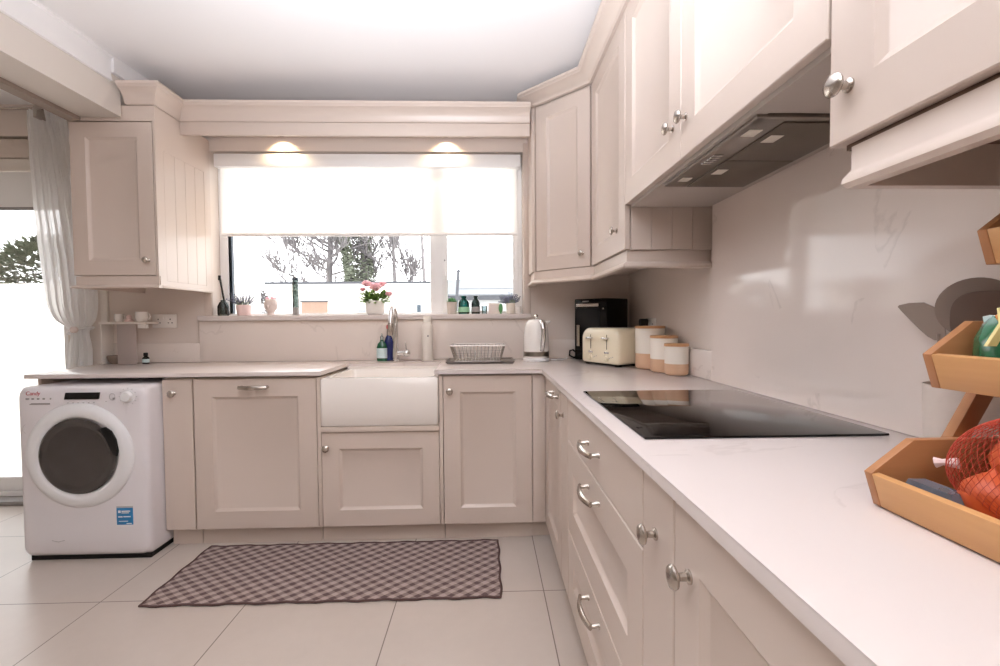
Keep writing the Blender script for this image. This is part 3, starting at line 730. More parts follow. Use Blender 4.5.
g = G(); g.lathe([(0, .1605), (.012, .1605), (.011, .2)], (0, 0, 0), 'z', 16); g.obj('neck', 'clear', t)
g = G(); g.lathe([(0, .2005), (.014, .2005), (.014, .22), (.010, .226), (0, .226)], (0, 0, 0), 'z', 16); g.obj('cap', 'redcap', t)
t = thing('flask', 'tall off-white steel bottle standing right of the tap', 'bottle', (-.366, 2.845, CT+.0006))
g = G(); g.lathe([(0, 0), (.033, 0), (.0355, .004), (.0355, .205), (.032, .222), (.024, .232), (.022, .236), (0, .236)], (0, 0, 0), 'z', 28); g.obj('body', 'white_wall', t, 50)
g = G(); g.lathe([(0, .2365), (.023, .2365), (.024, .240), (.024, .272), (.021, .278), (0, .278)], (0, 0, 0), 'z', 24); g.obj('cap', 'pot_white', t, 50)
G().box(.006, .012, -.0365, -.0345, .150, .160).obj('badge', 'blackmat', t)

# dish rack
t = thing('drying_tray', 'dark grey draining tray beneath the wire dish rack', 'tray', (-.036, 2.735, CT+.0006))
g = G()
a = [(-.200, -.130), (.200, -.130), (.200, .13), (-.200, .13)]
g.loops([[(x*.94, y*.92, 0) for x, y in a], [(x, y, .014) for x, y in a], [(x*.985, y*.975, .014) for x, y in a], [(x*.93, y*.90, .004) for x, y in a]]); g.obj('tray', 'traygrey', t)
t = thing('dish_rack', 'empty wire dish rack standing on the draining tray beside the sink', 'dish rack', (-.050, 2.735, CT+.005))
g = G(); hx, hy, H = .158, .108, .098; bx, by = .132, .085
def ring_(x, y, z, r):
    g.tube([(-x, -y, z), (0, -y, z), (x, -y, z), (x, 0, z), (x, y, z), (0, y, z), (-x, y, z), (-x, 0, z)], r, 6, 1, True)
ring_(hx, hy, H, .0042); g.obj('rim', 'nickel', t)
g = G(); ring_(bx, by, .006, .002)
for k in range(15):
    f = -1+2*k/14; g.tube([(hx*f*.97, -hy, H-.003), (bx*f, -by, .006), (bx*f, by, .006), (hx*f*.97, hy, H-.003)], .0016, 5)
for k in range(7):
    f = -1+2*k/6; g.tube([(-hx, hy*f*.97, H-.003), (-bx, by*f, .006), (bx, by*f, .006), (hx, hy*f*.97, H-.003)], .0016, 5)
for z in (.028, .055):
    f = z/H; ring_(bx+(hx-bx)*f, by+(hy-by)*f, z, .0014)
for k in range(10):
    x = -.11+.024*k; g.tube([(x, -.04, .006), (x, -.03, .05), (x, 0, .058), (x, .03, .05), (x, .04, .006)], .0015, 5)
g.obj('basket', 'steel', t)

# kettle
t = thing('kettle', 'white electric kettle with chrome handle on the worktop before the corner', 'kettle', (.305, 2.775, CT+.0006))
g = G(); g.lathe([(0, 0), (.080, 0), (.082, .006), (.080, .016), (.074, .020), (0, .020)], (0, 0, 0), 'z', 36); g.obj('base', 'white', t, 50)
g = G(); g.lathe([(.070, .0205), (.0785, .0205), (.0785, .030), (.0775, .0302)], (0, 0, 0), 'z', 40); g.lathe([(.0775, .058), (.077, .10), (.0745, .16), (.070, .205), (.062, .232), (.050, .246), (.03, .252), (0, .254)], (0, 0, 0), 'z', 40); g.obj('body', 'whitegloss', t, 50)
g = G(); g.lathe([(.0782, .0302), (.0788, .0302), (.0786, .0578), (.0778, .058)], (0, 0, 0), 'z', 40); g.obj('band', 'steel', t, 50)
g = G(); g.lathe([(.006, .254), (.006, .262), (.012, .268), (.013, .275), (.008, .281), (0, .282)], (0, 0, 0), 'z', 16); g.obj('lid_knob', 'chrome', t)
hd = Vector((.28, -.96, 0)); pts = [hd*r+Vector((0, 0, z)) for r, z in ((.060, .236), (.082, .240), (.102, .225), (.110, .19), (.108, .13), (.100, .09), (.088, .072), (.074, .07))]
g = G(); g.tube(pts, [.010, .013, .015, .015, .014, .013, .012, .010], 10, 1.); g.obj('handle', 'chrome', t, 60)
g = G(); g.prism([(.050, .21), (.092, .236), (.086, .244), (.045, .243)], 'y', .002, .034, .004); g.obj('spout', 'whitegloss', t)
g = G(); g.tube([(.075, .02, .008), (.12, .0, .004), (.16, .02, .004), (.20, .07, .004), (.21, .12, .005)], .0038, 6); g.obj('cord', 'white', t)

# tall black machine in the corner
t = thing('coffee_machine', 'tall black countertop machine with silver strip behind the cream toaster', 'coffee machine', (0, 0, CT+.0006))
A, B = Vector((.556, 2.852)), Vector((.716, 2.688))
poly = [tuple(A), tuple(B), (.878, 2.80), (.878, 2.914), (.64, 2.914)]
G().prism(poly, 'z', .0, .376, .006).obj('body', 'black', t)
wd = (B-A).length; an = math.atan2(B.y-A.y, B.x-A.x)
FM = Matrix.Translation((A.x, A.y, 0)) @ Matrix.Rotation(an, 4, 'Z')
G(FM).box(.018, wd*.78, -.010, -.001, .326, .346, .003).obj('silver_strip', 'nickel', t)
G(FM).box(.060, .105, -.0025, -.0005, .357, .364).obj('logo', 'lgrey', t)
G(FM).box(wd*.90-.004, wd*.90+.004, -.003, -.0005, .310, .318, .001).obj('indicator', 'led', t)
G(FM).box(.012, wd*.80, -.004, -.0008, .06, .318, .003).obj('door', 'blackmat', t)
g = G(FM); g.tube([(.045, -.022, .085), (.045, -.022, .215)], .013, 14); g.box(.041, .049, -.022, -.003, .10, .108); g.box(.041, .049, -.022, -.003, .19, .198); g.obj('handle', 'nickel', t, 50)
g = G(); g.tube([(.585, 2.878, .03), (.555, 2.90, .055), (.535, 2.90, .05), (.532, 2.90, .02), (.56, 2.90, .006), (.62, 2.905, .02)], .006, 8); g.obj('cord', 'blackmat', t)

# toaster
t = thing('toaster', 'cream four-slice toaster in front of the tall black machine', 'toaster', (.541, 2.577, CT), math.atan2(-.880, .475))
TW, TD, TH = .290, .178, .205
def tp(i, zc):
    p = []; x0, x1, z0, z1 = i, TW-i, .012+i*.4, TH-i
    for cx, cz, r, a0 in ((x1-.055, z1-.055, .055, 0), (x0+.055, z1-.055, .055, PI/2), (x0+.018, z0+.018, .018, PI), (x1-.018, z0+.018, .018, 1.5*PI)):
        for k in range(8):
            a = a0+PI/2*k/7; p.append((cx+r*math.cos(a), zc, cz+r*math.sin(a)))
    return p
g = G(); g.loops([tp(.016, .0), tp(.006, .004), tp(.001, .014), tp(0, .03), tp(0, TD-.03), tp(.001, TD-.014), tp(.006, TD-.004), tp(.016, TD)]); g.obj('body', 'cream', t, 50)
G().box(.012, TW-.012, .012, TD-.012, .006, .0125, .002).obj('base', 'blackmat', t)
for x in (.03, TW-.03):
    for y in (.03, TD-.03): G().box(x-.012, x+.012, y-.012, y+.012, .0006, .006, .001).obj('foot', 'blackmat', t)
for cx in (.080, .205):
    g = G(); g.box(cx-.002, cx+.002, -.001, .004, .090, .168); sl = g.obj('lever_slot', 'blackmat', t)
    g = G(); g.box(cx-.024, cx+.024, -.020, -.003, .145, .155, .004); g.box(cx-.004, cx+.004, -.010, .002, .147, .153); g.obj('lever', 'chrome', t)
    G().box(cx-.020, cx+.016, -.003, .004, .066, .078, .003).obj('button', 'chrome', t)
    g = G(); g.lathe([(0, 0), (.016, 0), (.015, .008), (.012, .012), (0, .0125)], (cx-.004, .001, .044), 'y', 20); g.obj('dial', 'cream', t)
    g = G()
    for k in range(3): g.ball((cx+.020+.012*k, .001, .044+.004*k), .003, 8, 6)
    g.obj('light_dots', 'grey', t)
g = G()
for k in range(2): g.box(.045+.125*k, .045+.125*k+.028, .03, TD-.03, TH-.0015, TH+.0006, .001); g.box(.085+.125*k, .085+.125*k+.028, .03, TD-.03, TH-.0015, TH+.0006, .001)
g.obj('slots', 'blackmat', t)

# canisters
for lb, x, y, r, h in (('tallest two-tone stoneware canister with wooden lid, next to the toaster', .832, 2.292, .072, .215), ('middle-sized two-tone stoneware canister with wooden lid, between its neighbours', .845, 2.142, .062, .172), ('shortest two-tone stoneware canister with wooden lid, nearest the hob', .854, 2.020, .051, .140)):
    t = thing('canister', lb, 'canister', (x, y, CT+.0006), 0, 'two-tone canisters')
    zs = h*.36
    g = G(); g.lathe([(r-.004, zs+.0005), (r, zs+.0005), (r, h-.014), (r-.002, h-.012), (r-.006, h-.012), (r-.006, zs+.01)], (0, 0, 0), 'z', 40); g.obj('upper_body', 'pot_white', t)
    g = G(); g.lathe([(0, 0), (r-.010, 0), (r-.003, .004), (r, .012), (r, zs), (r-.004, zs), (0, zs-.001)], (0, 0, 0), 'z', 40); g.obj('lower_band', 'pot_tan', t)
    g = G(); g.lathe([(0, h-.0115), (r+.0015, h-.0115), (r+.002, h-.010), (r+.002, h-.001), (r, h), (0, h)], (0, 0, 0), 'z', 40); g.obj('lid', 'lidwood', t)

# ------------------------------------------------------------------ window sill
SZ = 1.1906
def plant_pot(g, r, h, flare=1.1):
    g.lathe([(0, 0), (r*.8, 0), (r*.86, h*.06), (r*(.86+flare-1), h*.6), (r, h), (r*.9, h), (r*.85, h*.9), (0, h*.88)], (0, 0, 0), 'z', 24)
t = thing('diffuser', 'smoky glass jar holding a black stick at the left end of the sill', 'jar', (-1.668, 2.955, SZ))
g = G(); g.lathe([(0, 0), (.030, 0), (.034, .01), (.034, .06), (.022, .085), (.015, .09), (.015, .1), (.012, .1), (.012, .088), (.03, .058), (.03, .012), (0, .008)], (0, 0, 0), 'z', 24); g.obj('jar', 'smoke', t)
g = G(); g.tube([(.018, 0, .012), (-.018, .0, .245)], .006, 8); g.box(-.028, -.012, -.004, .004, .225, .256, .002); g.obj('stick', 'blackmat', t)
def lavender(label, x, y, s, potmat, r, h, n=46):
    t = thing('lavender_pot', label, 'plant', (x, y, SZ))
    g = G(); plant_pot(g, r, h); g.obj('pot', potmat, t)
    g = G(); f = G()
    for k in range(n):
        a = random.uniform(0, 2*PI); e = random.uniform(.25, 1.2); ln = random.uniform(.05, .095)*s
        p0 = Vector((r*.4*math.cos(a), r*.4*math.sin(a), h*.9)); d = Vector((math.cos(a)*math.cos(e), math.sin(a)*math.cos(e)*.6, math.sin(e)))
        p1 = p0+d*ln*.6; p2 = p0+d*ln+Vector((0, 0, -.004))
        g.tube([p0, p1, p2], .0011, 4)
        for q in (.5, .65, .8, .95): f.ball(tuple(p0+d*ln*q), .0042*s, 6, 4)
        g.leaf(p0+d*ln*.2, d+Vector((random.uniform(-.5, .5), random.uniform(-.5, .5), 0)), .03, .003)
    g.obj('stems', 'twig', t); f.obj('flowers', 'lav', t)
lavender('lavender in a blush pink pot near the left end of the sill', -1.545, 2.965, 1.15, 'pinkpot', .046, .068)
t = thing('head_planter', 'pale stone head-shaped planter with pink flowers on the window sill', 'planter', (-1.372, 2.960, SZ))
g = G(); g.lathe([(0, 0), (.024, 0), (.026, .004), (.020, .014), (.022, .022), (.034, .040), (.040, .062), (.039, .085), (.033, .102), (.028, .104), (0, .098)], (0, 0, 0), 'z', 28)
g.ball((0, -.041, .056), (.005, .009, .011), 10, 7); g.ball((-.036, -.004, .056), (.006, .008, .014), 8, 6); g.ball((.036, -.004, .056), (.006, .008, .014), 8, 6)
g.ball((-.014, -.037, .064), (.008, .004, .003), 8, 6); g.ball((.014, -.037, .064), (.008, .004, .003), 8, 6); g.ball((0, -.037, .038), (.010, .004, .003), 8, 6); g.obj('head', 'stone', t, 50)
def bloom(g, c, r, n=34):
    c = Vector(c)
    for k in range(n):
        th = math.acos(1-1.35*(k+.5)/n); ph = k*2.39996
        d = Vector((math.sin(th)*math.cos(ph), math.sin(th)*math.sin(ph), math.cos(th)))
        a = d.cross(Vector((0, 0, 1)));
        if a.length < .05: a = Vector((1, 0, 0))
        a.normalize(); b = a.cross(d).normalized(); rr_ = r*(.55+.45*th/2)
        w = r*.5
        v = [g.v(*(c+q)) for q in (d*rr_*.35, d*rr_*.75+a*w, d*rr_*1.08+a*w*.5+b*w*.5, d*rr_*1.0+b*w*.75, d*rr_*1.08-a*w*.5+b*w*.5, d*rr_*.75-a*w)]
        g.f(v)
    g.ball(tuple(c), r*.62, 10, 7)
g = G()
for x, y, z in ((-.016, -.01, .108), (.014, -.012, .106), (0, .012, .112), (.022, .012, .106), (-.024, .01, .104)): bloom(g, (x, y, z), .013, 14)
g.obj('flowers', 'pink', t)
t = thing('glass_tube', 'tall slim clear glass tube with dark cap on the window sill', 'vase', (-1.218, 2.965, SZ))
g = G(); g.lathe([(0, 0), (.018, 0), (.019, .004), (.019, .222), (.016, .222), (.016, .008), (0, .006)], (0, 0, 0), 'z', 20); g.obj('tube', 'smoke', t)
g = G(); g.lathe([(0, .2225), (.019, .2225), (.019, .236), (.012, .244), (0, .245)], (0, 0, 0), 'z', 20); g.obj('cap', 'seal', t)
g = G(); g.lathe([(.0192, .0), (.0200, .0), (.0200, .05), (.0192, .05)], (0, 0, 0), 'z', 20, False); g.obj('base_ring', 'grey', t)
t = thing('flower_pot', 'pink peonies in a rounded white pot in the middle of the sill', 'plant', (-.712, 2.965, SZ))
g = G(); g.lathe([(0, 0), (.044, 0), (.056, .012), (.064, .040), (.065, .062), (.062, .088), (.055, .09), (.058, .06), (0, .055)], (0, 0, 0), 'z', 32); g.obj('pot', 'whitegloss', t, 50)
g = G()
for k in range(230):
    a = random.uniform(0, 2*PI); e = random.uniform(-.15, 1.2); p = Vector((.03*math.cos(a), .025*math.sin(a), .085)); d = Vector((math.cos(a)*math.cos(e), .6*math.sin(a)*math.cos(e), math.sin(e)))
    g.leaf(p+d*random.uniform(.01, .055), d+Vector((random.uniform(-.6, .6), random.uniform(-.6, .6), random.uniform(-.2, .4))), random.uniform(.025, .048), .012)
g.obj('leaves', 'leaf', t)
for x, y, z, r in ((-.052, -.010, .196, .030), (.012, -.035, .172, .040), (.048, .005, .195, .026), (.092, -.02, .130, .024), (-.025, .02, .190, .026), (-.075, -.015, .160, .020)):
    g = G(); bloom(g, (x, y, z), r); g.obj('bloom', 'pink', t)
t = thing('succulent', 'green succulent in a pale concrete pot beside the teal jar', 'plant', (-.220, 2.965, SZ))
g = G(); plant_pot(g, .034, .078, 1.08); g.obj('pot', 'concrete', t)
g = G()
for ring_i, (n, e, ln) in enumerate(((9, .25, .032), (7, .7, .03), (5, 1.15, .028))):
    for k in range(n):
        a = 2*PI*k/n+ring_i*.4; g.leaf((0, 0, .074), (math.cos(a)*math.cos(e), math.sin(a)*math.cos(e), math.sin(e)), ln+.01, .011, -.1)
for k in range(7):
    a = 2*PI*k/7; g.ball((.016*math.cos(a), .016*math.sin(a), .088), (.009, .009, .014), 8, 6)
g.obj('rosette', 'succ', t)
def jar(label, x, mat, lab, s=1.):
    t = thing('glass_jar', label, 'jar', (x, 2.965, SZ))
    g = G(); g.lathe([(0, 0), (.034*s, 0), (.038*s, .004), (.038*s, .072), (.030*s, .088), (.019*s, .096), (.018*s, .108), (.024*s, .114), (.021*s, .116), (.015*s, .108), (.016*s, .096), (.033*s, .070), (.034*s, .008), (0, .006)], (0, 0, 0), 'z', 24); g.obj('jar', mat, t, 50)
    g = G(); g.lathe([(.0386*s, .012), (.0390*s, .012), (.0390*s, .045), (.0386*s, .045)], (0, 0, 0), 'z', 24, False); g.obj('label', lab, t)
jar('teal glass jar with pale green label right of the succulent', -.143, 'tealglass', 'jarlabel', .95)
jar('dark glass jar right of the teal jar on the sill', -.066, 'darkjar', 'grey', .74)
t = thing('tumbler', 'small clear tumbler between the dark jar and the card', 'glass', (-.010, 2.965, SZ))
g = G(); g.lathe([(0, 0), (.016, 0), (.019, .05), (.017, .05), (.014, .006), (0, .006)], (0, 0, 0), 'z', 20); g.obj('glass', 'clear', t)
t = thing('card', 'small printed card leaning on the right part of the sill', 'card', (.055, 2.985, SZ), 0)
g = G(Matrix.Rotation(-.15, 4, 'X')); g.box(-.038, .040, -.0015, .0015, .0004, .070, .0004); c_ = g.obj('sheet', 'card', t)
g = G(Matrix.Rotation(-.15, 4, 'X'))
for z, a, b in ((.052, -.024, .02), (.044, -.020, .014), (.030, -.026, .022)): g.box(a, b, -.0024, -.0013, z, z+.003)
g.obj('print', 'stone', t)
t = thing('leaf_ornament', 'small bright green leaf ornament before the printed card', 'ornament', (.096, 2.955, SZ))
g = G(); g.ball((0, 0, .036), (.014, .007, .030), 14, 10); g.lathe([(0, 0), (.008, 0), (.004, .008), (0, .009)], (0, 0, 0), 'z', 10); g.obj('leaf', 'succ', t)
lavender('lavender in a cream pot near the right end of the sill', .160, 2.965, .95, 'pot_white', .030, .068, 40)
t = thing('tealight_pot', 'small white pot at the right end of the sill', 'pot', (.208, 2.955, SZ))
g = G(); g.lathe([(0, 0), (.016, 0), (.021, .012), (.021, .045), (.018, .046), (.017, .014), (0, .008)], (0, 0, 0), 'z', 20); g.obj('pot', 'whitegloss', t)

# ------------------------------------------------------------------ tiered bamboo rack at the right
t = thing('fruit_rack', 'three-tier bamboo rack holding vegetables at the near end of the worktop', 'rack', (.60, .42, CT+.0005))
RX, RY, RZ = .60, .42, CT+.0005
IR = Matrix.Translation((-RX, -RY, -RZ))
ya, yb = .240, .598
for ox, oz, dep in ((0, 0, .235), (.078, .158, .200), (.150, .323, .15)):
    X = lambda x: x+ox
    Z = lambda z: z+oz+.0006
    sp = [(X(.525), Z(.9015)), (X(.511), Z(.947)), (X(.569), Z(.991)), (X(.511+dep), Z(.991)), (X(.511+dep), Z(.9015))]
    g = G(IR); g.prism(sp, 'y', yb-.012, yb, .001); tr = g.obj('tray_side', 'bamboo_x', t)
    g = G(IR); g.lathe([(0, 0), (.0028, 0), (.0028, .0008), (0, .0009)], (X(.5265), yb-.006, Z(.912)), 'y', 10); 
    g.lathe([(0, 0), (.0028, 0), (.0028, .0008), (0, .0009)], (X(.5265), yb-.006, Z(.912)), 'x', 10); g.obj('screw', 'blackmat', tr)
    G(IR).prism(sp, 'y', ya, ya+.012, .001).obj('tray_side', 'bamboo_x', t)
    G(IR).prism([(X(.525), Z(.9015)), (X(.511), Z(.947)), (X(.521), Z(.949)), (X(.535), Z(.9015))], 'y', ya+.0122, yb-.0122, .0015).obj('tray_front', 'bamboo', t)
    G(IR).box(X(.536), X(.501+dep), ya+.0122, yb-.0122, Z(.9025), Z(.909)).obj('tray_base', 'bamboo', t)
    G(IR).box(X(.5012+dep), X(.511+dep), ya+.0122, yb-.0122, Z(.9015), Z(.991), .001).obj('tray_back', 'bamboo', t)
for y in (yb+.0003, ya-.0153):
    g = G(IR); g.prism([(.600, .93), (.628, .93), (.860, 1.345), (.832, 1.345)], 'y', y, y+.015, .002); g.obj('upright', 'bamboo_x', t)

on = [('large onion at the top of the red net', .612, .512, .988, .034), ('onion at the front of the red net against the bamboo board', .580, .522, .944, .030), ('onion at the back of the red net by the rack side', .650, .540, .945, .031), ('onion in the red net towards the photo edge', .585, .462, .946, .032), ('onion at the back of the red net towards the photo edge', .655, .470, .946, .032)]
for lb, x, y, z, r in on:
    x += .007; y -= .016
    o = thing('onion', lb, 'onion', (x, y, z), random.uniform(0, 3), 'onions in the red net')
    g = G(); g.lathe([(0, -r*.92), (r*.35, -r*.86), (r*.8, -r*.55), (r, -.02*r), (r*.88, r*.45), (r*.5, r*.8), (r*.2, r*1.0), (r*.1, r*1.2), (0, r*1.22)], (0, 0, 0), 'z', 24)
    o.rotation_euler = (random.uniform(-.7, .7), random.uniform(-.7, .7), 0); g.obj('bulb', 'onion', o, 60)
t = thing('net_bag', 'red net bag around the onions in the lowest bamboo tray', 'bag', (.624, .478, .9105))
g = G(); NA, NBn = 64, 34; rows = []
for j in range(NBn+1):
    th = PI*j/NBn; row = []
    for i in range(NA):
        ph = 2*PI*(i+.5*(j % 2))/NA
        q = Vector((math.sin(th)*math.cos(ph), math.sin(th)*math.sin(ph), math.cos(th)))
        lump = 1+.06*math.sin(3*ph+1)*math.sin(th)
        row.append(Vector((q.x*.075*lump, q.y*.086*lump, .0595+q.z*(.059 if q.z < 0 else .075))))
    rows.append(row)
for i in range(NA):
    p1, p2 = [], []
    for j in range(NBn+1):
        p1.append(rows[j][(i+j//2) % NA]); p2.append(rows[j][(i-(j+1)//2) % NA])
    g.tube(p1, .00042, 3); g.tube(p2, .00042, 3)
g.obj('net', 'net', t, 180)
g = G(); g.tube([(-.036, .068, .062), (-.044, .080, .060), (-.048, .086, .058)], [.007, .004, .007], 8); g.obj('tied_end', 'pinkpot', t)
t = thing('packet', 'grey plastic packet beside the red net bag in the lowest bamboo tray', 'packet', (.560, .545, .9125))
g = G(); g.loops([[(x*s_, y*s_, z) for x, y in ((-.012, -.03), (.012, -.03), (.0125, .03), (-.011, .032))] for s_, z in ((.9, 0), (1.1, .016), (.9, .032))]); g.obj('film', 'packet', t)

t = thing('vegetable_bag', 'green plastic vegetable bag sticking out of the middle bamboo tray', 'bag', (.652, .538, 1.0695))
g = G(); random.seed(3)
L = []; nn = 28
for j, (z, s_) in enumerate(((0, .75), (.012, .95), (.035, 1.0), (.055, .96), (.072, .8), (.083, .62), (.080, .45), (.07, .3))):
    L.append([(.036*s_*math.cos(2*PI*k/nn)*(1+random.uniform(-.08, .08)), .042*s_*math.sin(2*PI*k/nn)*(1+random.uniform(-.04, .04)), z+(random.uniform(-.006, .006) if j > 1 else 0)) for k in range(nn)])
g.loops(L); g.obj('bag', 'vegbag', t, 25)
g = G(); g.loops([[(-.020, .022, .076), (-.006, .026, .078), (-.004, .016, .079), (-.018, .012, .078)], [(-.020, .024, .086), (-.006, .028, .088), (-.004, .018, .087), (-.018, .013, .086)]]); g.obj('white_patch', 'label', t)
g = G(); g.ball((-.012, .000, .084), (.010, .016, .008), 12, 8); g.obj('carrot', 'carrot', t)
g = G(); pts = []
g.loops([[(-.046, -.005, .050), (-.030, -.005, .050), (-.030, -.001, .050), (-.046, -.001, .050)], [(-.036, -.012, .078), (-.026, -.014, .078), (-.026, -.010, .078), (-.036, -.008, .078)], [(-.034, -.006, .096), (-.028, -.008, .098), (-.028, -.006, .098), (-.034, -.004, .096)]]); g.obj('pale_wrap', 'leekpale', t)

# utensils behind the rack
t = thing('utensil_pot', 'pale grey utensil pot on the worktop behind the bamboo rack', 'pot', (.8555, .795, CT+.0014))
g = G(); g.lathe([(0, 0), (.043, 0), (.048, .004), (.051, .13), (.048, .13), (.045, .006), (0, .005)], (0, 0, 0), 'z', 28); g.obj('pot', 'concrete', t)
t = thing('spatula', 'taupe pointed spatula leaning left out of the utensil pot', 'spatula', (.862, .800, CT+.008))
g = G(); p0 = Vector((-.004, -.022, .0)); tip = Vector((.020, .150, .270)); bs = Vector((.012, .053, .213))
g.tube([p0, bs*.5+Vector((0, .006, 0)), bs], .0045, 8); g.obj('handle', 'taupe', t)
g = G(); dv = (tip-bs); nv = Vector((.0, -.42, .9)).normalized(); nrm = Vector((-.8, -.5, -.2)).normalized()
nv = nrm.cross(dv).normalized()
if nv.z < 0: nv = -nv
pro = ((-.12, .005), (.0, .017), (.15, .025), (.35, .028), (.6, .024), (.85, .012), (1.0, .002))
L = []
for f_, w_ in pro:
    c = bs+dv*f_+nv*(.010*math.sin(PI*max(0, f_))); L.append([tuple(c+nv*w_*s1*(1. if s1 > 0 else .8)+nrm*.0022*s2) for s1, s2 in ((1, 1), (-1, 1), (-1, -1), (1, -1))])
g.loops(L); g.obj('blade', 'taupe', t)
def paddle(label, c, r, mat, off, sq=2.0, foot=(0, 0, 0)):
    t = thing('serving_spoon', label, 'spoon', (.852+off[0], .792+off[1], CT+.008))
    c = Vector(c)-Vector((.852+off[0], .792+off[1], CT+.008)); n = Vector((-.75, -.64, .05)).normalized(); a = n.cross(Vector((0, 0, 1))).normalized(); b = a.cross(n).normalized()
    g = G(); L = []
    for d_, s_ in ((.003, .94), (.002, 1.), (-.002, 1.), (-.003, .94)):
        L.append([tuple(c+n*d_+(a*math.copysign(abs(math.cos(q))**(2/sq), math.cos(q))+b*math.copysign(abs(math.sin(q))**(2/sq), math.sin(q)))*r*s_) for q in [2*PI*k/40 for k in range(40)]])
    g.loops(L); g.obj('head', mat, t)
    g = G(); g.tube([Vector(foot), c-b*r*.97], .0045, 8); g.obj('handle', mat, t)
paddle('round taupe serving spoon head above the bag in the middle tray', (.868, .782, 1.170), .054, 'taupe', (0, 0), 2.0, (.012, .012, 0))
paddle('darker squarish spoon head just in front of the round one', (.856, .752, 1.152), .047, 'taupe_d', (0, 0), 2.8, (.008, -.012, 0))

# ================================================================== OUTSIDE
GZ = -.15
tag(G().box(-40, 40, 3.3, 60, GZ-.1, GZ).obj('patio', 'paving'), 'pale paving outside the patio door', 'paving', kind='structure')
t = thing('garden_wall', 'bright white garden wall seen through the patio door', 'wall', (-6.5, 6.6, GZ))
G().box(-6, 3.2, 0, .2, 0, 1.80).obj('wall', 'render', t); G().box(-6.03, 3.23, -.03, .23, 1.801, 1.85).obj('coping', 'render', t)
t = thing('bungalow', 'white flat-roofed bungalow outside the kitchen window', 'house', (-9.3, 20, GZ))
G().box(0, 6.9, 0, 6, 0, 2.62).obj('wall', 'render', t)
G().box(-.25, 7.1, -.35, 6.2, 2.622, 2.84).obj('fascia', 'render', t)
G().box(-.1, 7.0, -.30, 6.1, 2.842, 2.95).obj('roof', 'roof', t)
g = G(); g.box(1.35, 2.45, -.06, -.001, 0, 2.10); dd = g.obj('door', 'orange', t)
G().box(1.3, 2.5, -.10, -.062, 2.101, 2.16).obj('door_head', 'roof', dd)
g = G(); g.box(3.45, 4.6, -.05, -.001, 1.0, 2.05); wf = g.obj('window', 'upvc', t); G().box(3.75, 4.55, -.06, -.051, 1.05, 1.75).obj('pane', 'greyroof', wf)
g = G(); g.box(6.1, 6.5, -.05, -.001, 1.0, 2.05); wf = g.obj('window', 'upvc', t); G().box(6.3, 6.48, -.06, -.051, 1.6, 1.95).obj('pane', 'seal', wf)
t = thing('outbuilding', 'low grey-roofed outbuilding seen through the right window pane', 'house', (-3.2, 31, GZ))
G().box(0, 7, 0, 4, 0, 2.72).obj('wall', 'greywall', t)
G().box(-.2, 7.2, -.25, -.001, 2.60, 2.86).obj('gutter', 'roof', t)
G().prism([(0, 2.9), (4.2, 2.9), (4.2, 3.0), (2.2, 4.2), (0, 3.0)], 'x', -.2, 7.2).obj('roof', 'greyroof', t)
g = G(); g.box(1.2, 6.2, .72, .80, 3.30, 3.42); g.obj('ridge_rail', 'roof', t)
t = thing('clothes_line', 'thin clothes line post and arm seen through the right window pane', 'post', (-.55, 9, GZ))
g = G(); g.tube([(-.18, 0, 0), (-.06, 0, 1.2), (.02, 0, 2.28)], .03, 8); g.obj('post', 'roof', t)
g = G(); g.tube([(-.15, 0, 2.24), (.95, 0, 2.24)], .014, 6); g.tube([(-.15, 0, 2.24), (-.15, 0, 2.36)], .016, 6); g.tube([(-.15, 0, 2.36), (.2, 0, 2.34)], .016, 6); g.obj('arm', 'greyroof', t)

def tree(label, x, y, h, r0, levels, spread, ivy=0., lean=0., seed=1, n0=9, up=.35, start=.3):
    random.seed(seed)
    t = thing('tree', label, 'tree', (x, y, GZ), 0, 'trees beyond the bungalow')
    g = G()
    def br(p, d, ln, r, lv):
        pts = [p]; rs = [r]; q = p; dd = d.copy()
        for k in range(4):
            dd = (dd+Vector((random.uniform(-.22, .22), random.uniform(-.22, .22), random.uniform(-.05, .2)))).normalized()
            q = q+dd*ln/4; pts.append(q); rs.append(r*(1-.17*(k+1)))
        g.tube(pts, rs, 5 if lv < levels else 7)
        if lv == 0: return
        for k in range(5 if lv > 1 else 4):
            f = random.uniform(.25, 1); i = min(3, int(f*4)); b = pts[i].lerp(pts[i+1], f*4-i)
            nd = (dd+Vector((random.uniform(-1, 1), random.uniform(-1, 1), random.uniform(-.3, .8)))*spread).normalized()
            br(b, nd, ln*random.uniform(.45, .7), max(.032, rs[i]*.55), lv-1)
    trunk = [Vector((lean*h*f+.15*math.sin(f*4+seed), .1*math.sin(f*3), h*f)) for f in [k/8 for k in range(9)]]
    g.tube(trunk, [r0*(1-.08*k) for k in range(9)], 10)
    for k in range(n0):
        f = start+(1-start)*k/n0; i = min(7, int(f*8)); b = trunk[i].lerp(trunk[i+1], f*8-i); a = random.uniform(0, 2*PI)
        br(b, Vector((math.cos(a), math.sin(a)*.7, up)).normalized(), h*.34*(1.15-f*.5), r0*.28, levels)
    g.obj('branches', 'bark', t, 60)
    if ivy:
        f = G()
        for k in range(2600):
            z = random.uniform(0, .92)*h; i = min(7, int(z/h*8)); c = trunk[i].lerp(trunk[i+1], z/h*8-i); a = random.uniform(0, 2*PI); q = r0*ivy*random.uniform(.7, 1.15)
            f.leaf(c+Vector((q*math.cos(a), q*math.sin(a), 0)), (math.cos(a), math.sin(a), random.uniform(-.8, .3)), random.uniform(.14, .3), random.uniform(.07, .14))
        f.obj('ivy', 'ivy', t)
    return t
tree('bare spreading tree left of the ivy-clad trunks, over the bungalow roof', -10.1, 30, 9.5, .27, 3, .75, seed=4, n0=26, up=.15, start=.2)
